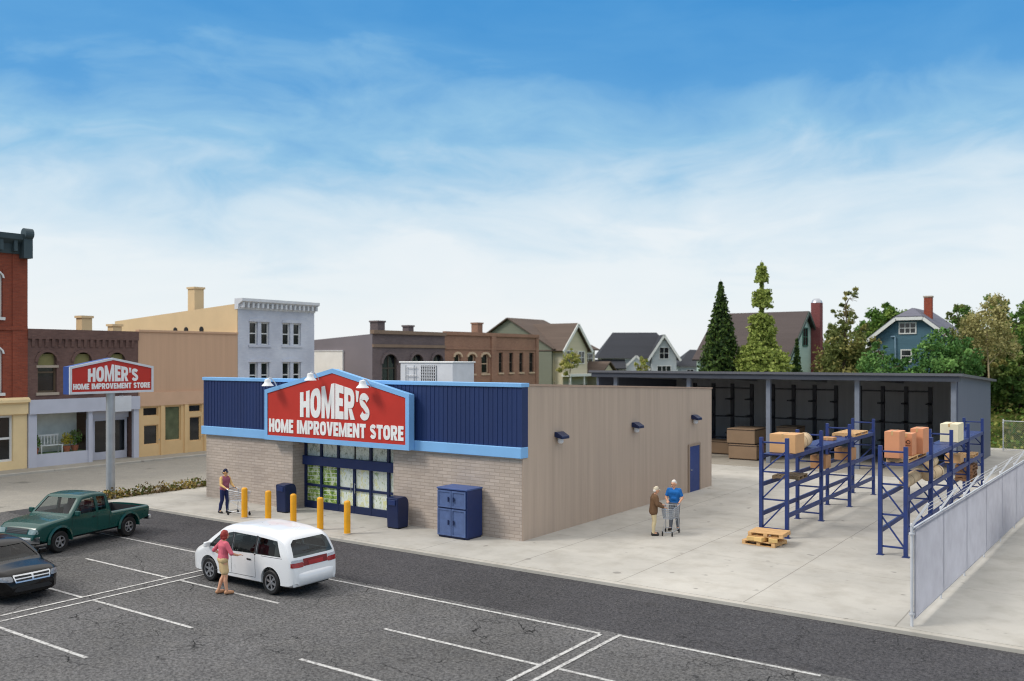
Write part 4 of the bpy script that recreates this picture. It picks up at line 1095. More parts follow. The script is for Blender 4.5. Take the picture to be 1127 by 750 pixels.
carton(-10.4, 36.0, MIDZ, .6, .7, .5, 'cardboard box on the middle shelf behind the second upright', CARD)
carton(-10.4, 39.6, MIDZ, .7, .8, .5, 'flat brown box on the middle shelf of the far left bay', CARD)
carton(-6.4, 41.0, MIDZ, .6, .8, .35, 'low tan box on the middle shelf of the right rack', CARD2)
carton(-10.45, 37.3, TOPZ, .5, .5, .12, 'thin flat carton on the top deck of the left rack', CARD)
def roll(x, y, z, L, rad, label, rz=0, mat=None):
    r = thing('carpet_roll', label, 'roll', (x, y, z), rz, 'rolls on the racks')
    MB().lathe([(0, -L / 2), (rad * .8, -L / 2), (rad, -L / 2 + .06), (rad * 1.03, 0), (rad, L / 2 - .06), (rad * .8, L / 2), (0, L / 2)], (0, 0, rad), 'Y', 18).build('wrap', mat or pm('roll_wrap', (214, 186, 146), .7, .12, 3, bump=.3, bscale=8), r, smooth=50)
    for t_ in (-.3, .3): MB().lathe([(rad * 1.035, -.02), (rad * 1.045, 0), (rad * 1.035, .02)], (0, t_ * L, rad), 'Y', 18).build('tie', pm('jute_tie', (120, 92, 60), .8, .1, 3), r)
roll(-10.3, 33.3, TOPZ, 1.5, .27, 'cream wrapped roll behind the large box on the left rack', R(8))
roll(-6.5, 33.2, MIDZ, 2.6, .2, 'long cream roll on the middle shelf at the inner side', R(2))
roll(-6.15, 34.9, MIDZ, 1.6, .22, 'lower cream roll on the middle shelf next to the fence', R(-3))
roll(-6.2, 34.8, MIDZ + .42, 1.4, .19, 'upper cream roll stacked on another on the middle shelf', R(3))
for k in range(5):
    pallet(-6.37, 43.9, LOWZ - .02 + k * .145, R(90 + (k % 3 - 1) * 2), ('bottom pallet', 'second pallet from the bottom', 'middle pallet', 'fourth pallet from the bottom', 'topmost pallet')[k] + ' of the brown stack in the far right bay', w=1.3, d=.7, mat=pm('brown_pallet', (126, 92, 66), .85, .2, 3), group='stacked pallets in the right rack')
pallet(-6.35, 43.9, MIDZ, R(90), 'pale pallet on the middle shelf of the far right bay', w=1.6, d=.7)

# ------------------------------------------------------------------ fences
WIRE = pm('fence_wire', (160, 162, 171), .55, .08, 2, metal=.2)
FPOST = pm('fence_post', (206, 208, 212), .45, .1, 2, metal=.1)
def chain(L, z0, z1, pitch, rad):
    m = MB(); H_ = z1 - z0; step = pitch
    def wire(a, b):
        p = Vector(a); q = Vector(b); vs = []
        for c in (p, q):
            for k in range(3):
                t = 2 * PI * k / 3 + .3
                vs.append((c.x + rad * math.cos(t) , c.y + rad * .7 * math.sin(t), c.z + rad * .7 * math.sin(t + 1)))
        m.add(vs, [(0, 1, 4, 3), (1, 2, 5, 4), (2, 0, 3, 5)])
    s = -H_
    while s < L:
        for up in (1, -1):
            ya, yb = s, s + H_; za, zb = (z0, z1) if up > 0 else (z1, z0); sl_ = (zb - za) / H_
            if ya < 0: za += sl_ * (0 - ya); ya = 0
            if yb > L: zb -= sl_ * (yb - L); yb = L
            if yb - ya > .02: wire((.006 * up, ya, za), (.006 * up, yb, zb))
        s += step
    return m
def fence(name, label, loc, rz, L, h, z0, pitch, rad, spacing, arms=True):
    f = thing(name, label, 'fence', loc, rz)
    chain(L, z0, h - .06, pitch, rad).build('chain_link_mesh', WIRE, f, recalc=False)
    MB().tube((-.035, 0, h - .05), (-.035, L, h - .05), .022).build('top_rail', FPOST, f, smooth=60)
    n = int(L / spacing)
    for k in range(n + 1):
        y = k * spacing; rr = .034 if k in (0, n) else .026
        p = MB().tube((-.05, y, -.05), (-.05, y, h), rr, n=12).lathe([(rr * 1.25, 0), (rr * 1.2, .05), (0, .07)], (-.05, y, h), 'Z', 12).build('post', FPOST, f, smooth=60)
        if arms: MB().beam((-.05, y, h), (.30, y, h + .55), .075, .05).build('barb_arm', FPOST, p)
    if arms:
        m = MB()
        for t_ in (.4, .7, .98):
            x, z = -.05 + .31 * t_, h + .5 * t_
            m.tube((x, 0, z + .03), (x, L, z + .03), .004, n=4)
            y = .1
            while y < L: m.tube((x - .025, y - .01, z + .005), (x + .025, y + .01, z + .055), .004, n=3); y += .2
        m.build('barbed_wire', FPOST, f, recalc=False)
        m = MB()
    MB().tube((-.0, 0, z0 + .02), (-.0, L, z0 + .02), .01, n=5).build('tension_wire', FPOST, f)
    for z in (z0 + .1, h - .2): MB().lathe([(.06, 0), (.065, .03), (.06, .06)], (-.05, 0, z), 'Z', 12).build('clamp', FPOST, f)
    return f
fence('chain_link_fence', 'tall grey chain link fence with barbed arms along the right yard edge', (-4.3, 22.2, WALK), R(-2), 44, 2.3, .16, .05, .0062, 3.0)
fence('rear_fence', 'see through chain link fence across the back of the yard', (-7.6, 67.6, WALK), R(-90), 40, 2.05, .05, .13, .009, 3.4, False)
# part 5
# ------------------------------------------------------------------ vehicles
def interp(pts, x):
    if x <= pts[0][0]: return pts[0][1]
    for (a, va), (b, vb) in zip(pts, pts[1:]):
        if x <= b: return va + (vb - va) * (x - a) / (b - a) if b > a else vb
    return pts[-1][1]
def smooth_fn(pts, w):
    def f(x): return sum(interp(pts, x + w * k / 4) * g_ for k, g_ in zip(range(-4, 5), (1, 2, 3, 4, 5, 4, 3, 2, 1))) / 25
    return f
class Car:
    def __init__(s, T, Wd, ZB, belt, tumble, H, xr, xf, sm=.06, rc=.1, cr=.03):
        s.cr = cr
        s.T = smooth_fn(T, sm); s.W = smooth_fn(Wd, .1); s.ZB = smooth_fn(ZB, .1)
        s.belt, s.k, s.H, s.xr, s.xf, s.rc = belt, tumble, H, xr, xf, rc
    def hw(s, x, z):
        w = s.W(x); zb = s.ZB(x)
        if z <= s.belt:
            t = (s.belt - z) / max(.01, s.belt - zb)
            return w * (1 - .05 * t * t - .02 * (1 - abs(2 * t - 1)) * 0)
        t = (z - s.belt) / (s.H - s.belt); return w * (1 - s.k * t ** 1.15)
    def section(s, x, ins=0, zfl=None):
        T = s.T(x) - ins; zb = s.ZB(x) if zfl is None else zfl
        r = min(s.rc, (T - zb) * .35)
        pts = [(0, zb), (s.hw(x, zb) * .9 - ins, zb)]
        z1 = T - r
        for k in range(9):
            z = zb + .05 + (z1 - zb - .05) * k / 8; pts.append((s.hw(x, z) - ins, z))
        w1 = s.hw(x, z1) - ins
        for k in range(1, 6):
            a = PI / 2 * k / 5; pts.append((w1 - r * 1.3 * (1 - math.cos(a)), z1 + r * math.sin(a)))
        wt = pts[-1][0]
        for k in range(1, 5):
            u = 1 - k / 5; pts.append((wt * u, T + s.cr * (1 - u * u) * min(1, wt)))
        pts.append((0, T + s.cr * min(1, wt)))
        return pts
    def loft(s, ins=0, x0=None, x1=None, zfl=None, n=64):
        x0 = s.xr if x0 is None else x0; x1 = s.xf if x1 is None else x1
        m = MB(); rows = []
        for i in range(n + 1):
            t = i / n; t = .5 - .5 * math.cos(PI * t) if zfl is None else t
            t = .45 * (i / n) + .55 * t
            x = x0 + (x1 - x0) * t; p = s.section(x, ins, zfl)
            rows.append([(x, y, z) for y, z in p] + [(x, -y, z) for y, z in p[-2:0:-1]])
        w = len(rows[0]); m.v = [q_ for r_ in rows for q_ in r_]
        for j in range(n):
            for i in range(w):
                k = (i + 1) % w; m.f.append((j * w + i, j * w + k, (j + 1) * w + k, (j + 1) * w + i)); m.mi.append(0)
        m.f.append(tuple(range(w))); m.mi.append(0); m.f.append(tuple(range((n + 1) * w - 1, n * w - 1, -1))); m.mi.append(0)
        return m
def proj(bvh, corners, d, n=8, m=5, off=.004, rnd_=0.0, thick=.01):
    """a panel laid on the body: bilinear corners thrown along d on to the surface"""
    d = Vector(d).normalized(); c = [Vector(p) for p in corners]; rows = []; nrm = []
    for j in range(m + 1):
        r = []
        for i in range(n + 1):
            u, v = 2 * i / n - 1, 2 * j / m - 1
            if rnd_: u, v = u * (1 - rnd_ * abs(v) ** 6), v * (1 - rnd_ * abs(u) ** 6)
            u, v = (u + 1) / 2, (v + 1) / 2
            p = (c[0] * (1 - u) + c[1] * u) * (1 - v) + (c[3] * (1 - u) + c[2] * u) * v
            h, nn, _, _ = bvh.ray_cast(p - d * 4, d)
            if h is None: h, nn, _, _ = bvh.find_nearest(p - d * 2.3)
            if nn.dot(d) > 0: nn = -nn
            r.append(h + nn * off)
        rows.append(r)
    mb = MB().grid(rows)
    return mb
def wheel(parent, x, y, r, w, out, rimm, tyrem, spokes=5, rr=.62):
    wh = MB().lathe([(0, -.3 * w), (r * rr * .95, -.3 * w), (r * rr * .95, .1 * w), (0, .1 * w)], (0, 0, 0), 'Y', 20).build('wheel', BLACK, parent)
    wh.location = (x, y, r)
    MB().lathe([(r * rr, -.45 * w), (r * .9, -.5 * w), (r * .985, -.38 * w), (r, -.2 * w), (r, .2 * w), (r * .985, .38 * w), (r * .9, .5 * w), (r * rr, .45 * w), (r * rr, -.45 * w)], (0, 0, 0), 'Y', 32).build('tyre', tyrem, wh, smooth=40)
    m = MB().lathe([(r * rr * .99, .44 * w * out), (r * rr * .99, .2 * w * out), (r * rr * .88, .2 * w * out), (r * rr * .86, .46 * w * out), (r * rr * .99, .46 * w * out)], (0, 0, 0), 'Y', 32)
    m.lathe([(0, .44 * w * out), (r * .12, .43 * w * out), (r * .16, .3 * w * out), (0, .3 * w * out)], (0, 0, 0), 'Y', 16)
    for k in range(spokes):
        a = 2 * PI * k / spokes + .3
        c = Vector((math.cos(a), 0, math.sin(a))); t_ = Vector((-math.sin(a), 0, math.cos(a)))
        o_ = Vector((0, .40 * w * out, 0)); i_ = Vector((0, .26 * w * out, 0))
        r0, r1, w0, w1 = r * .1, r * rr * .9, r * .075, r * .1
        vs = [c * r0 + t_ * w0 + o_, c * r0 - t_ * w0 + o_, c * r1 - t_ * w1 + o_ * .95, c * r1 + t_ * w1 + o_ * .95]
        vs += [v - o_ + i_ for v in vs]
        m.add(vs, [(0, 1, 2, 3), (7, 6, 5, 4), (0, 4, 5, 1), (1, 5, 6, 2), (2, 6, 7, 3), (3, 7, 4, 0)])
    m.build('rim', rimm, wh, smooth=35)
    return wh
def arch_cut(x, y0, y1, r): return MB().lathe([(0, y0), (r, y0), (r, y1), (0, y1)], (x, 0, r * .93), 'Y', 28)
def seat(parent, x, y, z, mat):
    s = MB().obox((x, y, z + .12), .48, .46, .16).build('seat', mat, parent, bevel=.04)
    MB().obox((x - .25, y, z + .42), .13, .44, .56, ry=R(-12)).build('backrest', mat, s, bevel=.04)
    MB().obox((x - .34, y, z + .78), .09, .24, .16, ry=R(-12)).build('headrest', mat, s, bevel=.03)
PLATE = pm('number_plate', (200, 202, 200), .5, .08, 4)
RED_L = pm('tail_lamp_red', (150, 18, 22), .12, .25, 6, spec=.7)
CLEAR_L = pm('lamp_clear', (206, 210, 212), .1, .15, 8, spec=.8, metal=.2)
CHROME = pm('chrome', (196, 200, 204), .14, .08, 5, metal=.95)
ALLOY = pm('alloy', (168, 171, 176), .3, .12, 8, metal=.8)
SEATG = pm('seat_grey', (70, 71, 76), .85, .12, 4)
PLASTIC = pm('black_plastic', (30, 31, 33), .5, .12, 4)
def seams(bvh, lines, side, parent, mat, w=.012):
    m = MB()
    for (xa, za), (xb, zb) in lines:
        d = Vector((xb - xa, 0, zb - za)).normalized(); n_ = Vector((-d.z, 0, d.x)) * (w / 2)
        a, b = Vector((xa, 0, za)), Vector((xb, 0, zb))
        q_ = proj(bvh, [a - n_, b - n_, b + n_, a + n_], (0, -side, 0), 10, 1, .0025)
        m.add(q_.v, q_.f)
    return m.build('door_seam', mat, parent, recalc=False)

# ---- white people carrier ------------------------------------------------
VW = pm('van_white', (226, 227, 228), .3, .03, 1.0, coat=.6, spec=.5)
v = thing('white_minivan', 'white minivan with red tail lamp band parked by the woman in pink', 'minivan', (-20.42, 16.62, LOT + .01), R(180))
car = Car([(-2.40, .50), (-2.385, .68), (-2.36, .93), (-2.33, 1.0), (-2.05, 1.47), (-1.88, 1.565), (-1.5, 1.635), (-1.0, 1.67), (-.3, 1.68), (.35, 1.63), (.58, 1.555), (1.30, 1.06), (1.42, 1.01), (1.78, .87), (1.94, .74), (2.03, .54), (2.06, .4)],
          [(-2.41, .68), (-2.36, .755), (-2.25, .805), (-1.9, .85), (0, .87), (1.3, .86), (1.65, .82), (1.88, .72), (2.0, .58), (2.06, .44)], [(-2.4, .34), (-2.2, .24), (1.8, .22), (2.06, .26)], 1.0, .2, 1.7, -2.405, 2.06, .045, .2)
full = car.loft(); fme = full.mesh('shape'); bvh = BVHTree.FromPolygons([tuple(q_) for q_ in full.v], full.f)
WR = .325; AX = (1.04, -1.54)
cut = [arch_cut(x, s * .5, s * 1.2, WR + .055) for x in AX for s in (-1, 1)]
cut.append(car.loft(.06, -2.02, 1.15, .42, 30))
SW = [[(-1.96, 1.03), (-.98, 1.01), (-.98, 1.46), (-1.74, 1.42)], [(-.92, 1.01), (.0, .98), (.0, 1.48), (-.92, 1.465)], [(.06, .98), (1.04, 1.0), (.60, 1.36), (.06, 1.475)]]
for poly in SW: cut.append(MB().prism(poly, -1.2, 1.2, 'Y'))
cut.append(MB().prism([(-.69, 1.03), (.69, 1.03), (.63, 1.36), (.52, 1.45), (-.52, 1.45), (-.63, 1.36)], -2.7, -1.6, 'X'))
cut.append(MB().prism([(-.68, 1.10), (.68, 1.10), (.56, 1.52), (-.56, 1.52)], .5, 1.7, 'X'))
bme = boolean(fme, cut)
link('body', bme, VW, v, 40)
GL = glassmat('car_glass', (.42, .47, .47), .8)
for i, poly in enumerate(SW):
    for s in (-1, 1): proj(bvh, [(x, 0, z) for x, z in poly], (0, -s, 0), 8, 5, -.012).build('side_window', GL, v, smooth=180)
proj(bvh, [(0, -.70, 1.02), (0, .70, 1.02), (0, .60, 1.46), (0, -.60, 1.46)], (1, 0, 0), 10, 6, -.012).build('rear_window', GL, v, smooth=180)
proj(bvh, [(0, -.70, 1.08), (0, .70, 1.08), (0, .57, 1.54), (0, -.57, 1.54)], (-1, 0, 0), 10, 6, -.012).build('windscreen', GL, v, smooth=180)
for s in (-1, 1):
    for xa, xb in ((-.985, -.915), (-.005, .065)): proj(bvh, [(xa, 0, 1.0), (xb, 0, .97), (xb, 0, 1.48), (xa, 0, 1.475)], (0, -s, 0), 2, 6, .003).build('pillar_trim', PLASTIC, v)
    for x in AX: wheel(v, x, s * .735, WR, .2, s, ALLOY, BLACK, 6, .66)
    seams(bvh, [((.03, .4), (.03, .97)), ((-.95, .4), (-.95, 1.0)), ((.66, .42), (.70, .5)), ((-.95, .38), (.98, .36)), ((-2.0, 1.0), (-1.2, .99))], s, v, pm('seam_dark', (70, 71, 74), .6, .1, 3))
    for x in (.15, -.82): proj(bvh, [(x, 0, .82), (x + .2, 0, .82), (x + .2, 0, .865), (x, 0, .865)], (0, -s, 0), 4, 2, .016, .2).build('door_handle', PLASTIC, v)
    MB().obox((.98, s * .95, 1.06), .1, .2, .14, rz=s * R(12)).build('wing_mirror', VW, v, bevel=.03)
    proj(bvh, [(0, s * .42, .77), (0, s * .78, .78), (0, s * .78, .90), (0, s * .42, .90)], (1, 0, 0), 8, 3, .008, .1).build('tail_lamp', RED_L, v, smooth=180)
    proj(bvh, [(0, s * .42, .90), (0, s * .78, .90), (0, s * .76, .975), (0, s * .42, .965)], (1, 0, 0), 8, 3, .008, .1).build('reversing_lamp', pm('lamp_grey', (176, 178, 184), .15, .2, 9), v, smooth=180)
    proj(bvh, [(-2.345, 0, .78), (-2.28, 0, .79), (-2.28, 0, .90), (-2.33, 0, .90)], (0, -s, 0), 4, 4, .008).build('tail_lamp', RED_L, v, smooth=180)
    proj(bvh, [(0, s * .32, .62), (0, s * .66, .64), (0, s * .64, .76), (0, s * .32, .74)], (-1, 0, 0), 6, 4, .006, .15).build('headlight', CLEAR_L, v, smooth=180)
    seat(v, .35, s * .36, .45, SEATG); seat(v, -.6, s * .36, .45, SEATG)
proj(bvh, [(0, -.42, .79), (0, .42, .79), (0, .42, .975), (0, -.42, .975)], (1, 0, 0), 8, 3, .007).build('lamp_band', pm('band_red', (120, 20, 24), .2, .15, 4), v, smooth=180)
proj(bvh, [(0, -.26, .80), (0, .26, .80), (0, .26, .91), (0, -.26, .91)], (1, 0, 0), 4, 2, .014).build('number_plate', pm('plate_dark_red', (158, 40, 40), .4, .1, 3), v)
b_ = MB()
for j in range(25):
    y = -.74 + 1.48 * j / 24; t_ = 1 - abs(y / .745) ** 4
    b_.v += [(-2.33 - .13 * t_, y, z) if k in (1, 2) else (-2.33 - .04 * t_, y, z) for k, z in enumerate((.28, .34, .60, .655))]
for j in range(24):
    for k in range(3): b_.f.append((j * 4 + k, j * 4 + k + 1, j * 4 + k + 5, j * 4 + k + 4)); b_.mi.append(0)
b_.build('rear_bumper', VW, v, smooth=60)
proj(bvh, [(0, -.28, .5), (0, .28, .5), (0, .28, .72), (0, -.28, .72)], (-1, 0, 0), 6, 3, .006).build('grille', PLASTIC, v)
MB().obox((-2.2, 0, 1.15), .02, .6, .02).build('wiper', PLASTIC, v)
MB().obox((.8, 0, .9), .4, 1.3, .22).build('dashboard', PLASTIC, v, bevel=.05)
MB().box(-2.2, 1.85, -.62, .62, .2, .26).build('underbody', BLACK, v)
MB().obox((-1.72, .1, 1.06), .36, .7, .28).build('load_cover', pm('load_grey', (150, 156, 168), .7, .15, 4), v, bevel=.08)

# ---- green pickup -------------------------------------------------------
GP = pm('truck_green', (2, 66, 60), .28, .06, 1.0, coat=.4, spec=.35)
v = thing('green_pickup_truck', 'dark green pickup truck with extended cab and open bed at the lot edge', 'pickup truck', (-29.73, 16.54, LOT + .01), R(-77))
car = Car([(-2.38, .96), (-.62, .985), (-.56, 1.60), (-.45, 1.68), (.0, 1.71), (.42, 1.68), (.52, 1.64), (1.02, 1.13), (1.08, 1.09), (1.7, 1.035), (2.05, .98), (2.22, .88), (2.30, .70), (2.33, .55)],
          [(-2.39, .90), (-2.2, .92), (0, .925), (1.6, .92), (2.0, .90), (2.2, .85), (2.33, .76)], [(-2.4, .52), (-2.0, .46), (-1.9, .40), (1.9, .38), (2.33, .5)], 1.05, .19, 1.72, -2.385, 2.33, .035, .09)
full = car.loft(n=84); fme = full.mesh('shape'); bvh = BVHTree.FromPolygons([tuple(q_) for q_ in full.v], full.f)
WR = .345; AX = (1.43, -1.44)
cut = [arch_cut(x, s * .55, s * 1.2, WR + .075) for x in AX for s in (-1, 1)]
cut.append(MB().box(-2.31, -.66, -.80, .80, .62, 1.3))
cut.append(car.loft(.06, -.5, .92, .5, 24))
SW = [[(.0, 1.10), (.92, 1.10), (.48, 1.55), (.0, 1.58)], [(-.44, 1.12), (-.10, 1.11), (-.10, 1.58), (-.44, 1.56)]]
for poly in SW: cut.append(MB().prism(poly, -1.2, 1.2, 'Y'))
cut.append(MB().prism([(-.76, 1.16), (.76, 1.16), (.64, 1.60), (-.64, 1.60)], .3, 1.3, 'X'))
cut.append(MB().prism([(-.66, 1.14), (.66, 1.14), (.60, 1.55), (-.60, 1.55)], -.9, -.3, 'X'))
bme = boolean(fme, cut)
link('body', bme, GP, v, 38)
GL2 = glassmat('truck_glass', (.7, .76, .76), .85)
for i, poly in enumerate(SW):
    for s in (-1, 1): proj(bvh, [(x, 0, z) for x, z in poly], (0, -s, 0), 6, 5, -.012).build('side_window', GL2, v, smooth=180)
proj(bvh, [(0, -.78, 1.14), (0, .78, 1.14), (0, .65, 1.62), (0, -.65, 1.62)], (-1, 0, 0), 10, 6, -.012).build('windscreen', GL2, v, smooth=180)
proj(bvh, [(0, -.68, 1.12), (0, .68, 1.12), (0, .61, 1.57), (0, -.61, 1.57)], (1, 0, 0), 6, 4, -.012).build('rear_window', GL2, v, smooth=180)
MB().box(-2.3, -.67, -.798, -.775, .64, .95).box(-2.3, -.67, .775, .798, .64, .95).box(-.69, -.665, -.775, .775, .64, .95).box(-2.308, -2.285, -.775, .775, .64, .93).build('bed_side_liner', pm('bed_dark', (38, 40, 42), .7, .2, 3), v)
MB().box(-2.31, -.66, -.795, .795, .6, .64).build('bed_liner', pm('bed_dark', (38, 40, 42), .7, .2, 3), v)
m = MB()
for k in range(9): m.box(-2.3, -.67, -.72 + k * .17, -.66 + k * .17, .641, .665)
m.build('bed_rib', pm('bed_dark', (38, 40, 42)), v)
for s in (-1, 1):
    for x in AX:
        wheel(v, x, s * .80, WR, .24, s, ALLOY, BLACK, 5, .56)
        N = 14; fl = []; fi = []
        m = MB()
        for k in range(N):
            a0, a1 = PI * (k / N * 1.08 - .04), PI * ((k + 1) / N * 1.08 - .04)
            P_ = lambda a, rr_, yy: (x + rr_ * math.cos(a), s * yy, (WR + .075) * .93 + rr_ * math.sin(a))
            r0, r1 = WR + .07, WR + .145
            m.quad(P_(a0, r0, .955), P_(a1, r0, .955), P_(a1, r1, .925), P_(a0, r1, .925)); m.quad(P_(a0, r0, .955), P_(a0, r0, .80), P_(a1, r0, .80), P_(a1, r0, .955))
        m.build('fender_flare', GP, v, smooth=60, merge=.001)
    seams(bvh, [((-.05, .45), (-.05, 1.08)), ((.98, .5), (.98, 1.06)), ((-.05, .44), (.98, .43)), ((-.56, .5), (-.56, 1.02))], s, v, pm('seam_green', (8, 34, 32), .6, .1, 3))
    proj(bvh, [(.02, 0, .93), (.18, 0, .93), (.18, 0, .97), (.02, 0, .97)], (0, -s, 0), 4, 2, .014, .2).build('door_handle', PLASTIC, v)
    MB().obox((.86, s * 1.04, 1.17), .09, .2, .17).build('wing_mirror', GP, v, bevel=.03)
    proj(bvh, [(0, s * .50, .70), (0, s * .84, .70), (0, s * .83, .84), (0, s * .52, .85)], (-1, 0, 0), 6, 4, .008, .1).build('headlight', pm('truck_lamp', (128, 144, 142), .12, .25, 9, spec=.7), v, smooth=180)
    proj(bvh, [(0, s * .78, .66), (0, s * .87, .66), (0, s * .87, .92), (0, s * .78, .92)], (1, 0, 0), 3, 4, .006).build('tail_lamp', RED_L, v)
    seat(v, .2, s * .38, .55, SEATG)
g_ = proj(bvh, [(0, -.46, .70), (0, .46, .70), (0, .46, .865), (0, -.46, .865)], (-1, 0, 0), 8, 4, .006).build('grille', PLASTIC, v)
m = MB()
for z in (.735, .78, .825): q_ = proj(bvh, [(0, -.45, z - .008), (0, .45, z - .008), (0, .45, z + .008), (0, -.45, z + .008)], (-1, 0, 0), 8, 1, .014); m.add(q_.v, q_.f)
m.build('grille_bars', pm('grille_grey', (60, 66, 68), .4, .1, 3), g_)
b_ = MB()
for j in range(21):
    y = -.90 + 1.8 * j / 20; t_ = 1 - abs(y / .92) ** 4
    b_.v += [(2.12 + o * .0 + d_ * t_ + .06, y, z) for o, (d_, z) in enumerate(((.08, .40), (.2, .42), (.22, .52), (.2, .60), (.08, .62)))]
for j in range(20):
    for k in range(4): b_.f.append((j * 5 + k, j * 5 + k + 1, j * 5 + k + 6, j * 5 + k + 5)); b_.mi.append(0)
b_.build('front_bumper', CHROME, v, smooth=50)
MB().obox((-2.45, 0, .52), .14, 1.75, .17).build('rear_bumper', CHROME, v, bevel=.03)
MB().obox((.78, 0, 1.0), .34, 1.5, .2).build('dashboard', PLASTIC, v, bevel=.05)
MB().lathe([(.17, -.015), (.19, 0), (.17, .015), (.15, 0), (.17, -.015)], (.5, .38, 1.08), 'X', 16).build('steering_wheel', PLASTIC, v)
MB().box(-2.2, 2.1, -.6, .6, .32, .42).build('underbody', BLACK, v)

# ---- black car ----------------------------------------------------------
BK = pm('car_black', (8, 8, 9), .2, .05, 1.0, coat=.1, spec=.25)
v = thing('black_wagon', 'glossy black wagon with chrome cross barred grille nosing in from the left', 'car', (-25.65, 11.82, LOT + .01), R(2))
car = Car([(-2.3, .8), (-2.25, .98), (-1.9, 1.25), (-1.2, 1.33), (-.2, 1.37), (.35, 1.33), (.60, 1.26), (1.22, .90), (1.32, .87), (1.9, .80), (2.12, .73), (2.2, .60), (2.23, .45)],
          [(-2.3, .78), (-2, .84), (0, .87), (1.4, .87), (1.85, .82), (2.08, .73), (2.23, .55)], [(-2.3, .34), (-2, .22), (2.0, .2), (2.23, .24)], .88, .2, 1.37, -2.3, 2.23, .05, .16, .055)
full = car.loft(); fme = full.mesh('shape'); bvh = BVHTree.FromPolygons([tuple(q_) for q_ in full.v], full.f)
WR = .33; AX = (1.35, -1.45)
cut = [arch_cut(x, s * .5, s * 1.2, WR + .05) for x in AX for s in (-1, 1)]
cut.append(car.loft(.06, -1.8, 1.05, .4, 26))
SW = [[(-1.6, .93), (-.4, .92), (-.4, 1.22), (-1.4, 1.2)], [(-.32, .92), (1.0, .92), (.5, 1.19), (-.32, 1.24)]]
for poly in SW: cut.append(MB().prism(poly, -1.2, 1.2, 'Y'))
cut.append(MB().prism([(-.72, .93), (.72, .93), (.58, 1.23), (-.58, 1.23)], .4, 1.5, 'X'))
bme = boolean(fme, cut); link('body', bme, BK, v, 38)
for poly in SW:
    for s in (-1, 1): proj(bvh, [(x, 0, z) for x, z in poly], (0, -s, 0), 6, 5, -.012).build('side_window', GL, v, smooth=180)
proj(bvh, [(0, -.74, .915), (0, .74, .915), (0, .59, 1.245), (0, -.59, 1.245)], (-1, 0, 0), 10, 6, -.012).build('windscreen', GL2, v, smooth=180)
for s in (-1, 1):
    for x in AX: wheel(v, x, s * .745, WR, .21, s, ALLOY, BLACK, 5, .68)
    proj(bvh, [(0, s * .48, .57), (0, s * .76, .59), (0, s * .76, .70), (0, s * .50, .71)], (-1, 0, 0), 6, 4, .008, .12).build('headlight', pm('wagon_lamp', (120, 124, 130), .1, .35, 16, spec=.8), v, smooth=180)
    MB().lathe([(0, 0), (.06, 0), (.065, .02), (0, .025)], (2.13, s * .46, .36), 'X', 14).build('fog_lamp', CLEAR_L, v, smooth=40)
    MB().obox((.95, s * .96, .98), .09, .2, .13).build('wing_mirror', BK, v, bevel=.03)
    seat(v, .3, s * .36, .38, SEATG)
    seams(bvh, [((-.36, .4), (-.36, .9)), ((1.0, .4), (1.0, .88))], s, v, PLASTIC)
g_ = proj(bvh, [(0, -.42, .54), (0, .42, .54), (0, .46, .70), (0, -.46, .70)], (-1, 0, 0), 8, 4, .006).build('grille', PLASTIC, v)
m = MB()
def gbar(y0, z0, y1, z1, w=.016):
    d = Vector((0, y1 - y0, z1 - z0)).normalized(); n_ = Vector((0, -d.z, d.y)) * w
    a, b = Vector((0, y0, z0)), Vector((0, y1, z1)); q_ = proj(bvh, [a - n_, b - n_, b + n_, a + n_], (-1, 0, 0), 8, 1, .018); m.add(q_.v, q_.f)
gbar(-.44, .545, .44, .545); gbar(-.47, .70, .47, .70); gbar(-.43, .54, -.47, .70); gbar(.43, .54, .47, .70); gbar(-.45, .62, .45, .62, .013); gbar(0, .54, 0, .70, .024)
m.build('chrome_frame', CHROME, g_)
proj(bvh, [(0, -.5, .3), (0, .5, .3), (0, .46, .42), (0, -.46, .42)], (-1, 0, 0), 8, 3, .006, .1).build('lower_intake', PLASTIC, v)
MB().obox((.75, 0, .84), .3, 1.35, .16).build('dashboard', PLASTIC, v, bevel=.05)
MB().box(-2.1, 2.0, -.6, .6, .18, .24).build('underbody', BLACK, v)
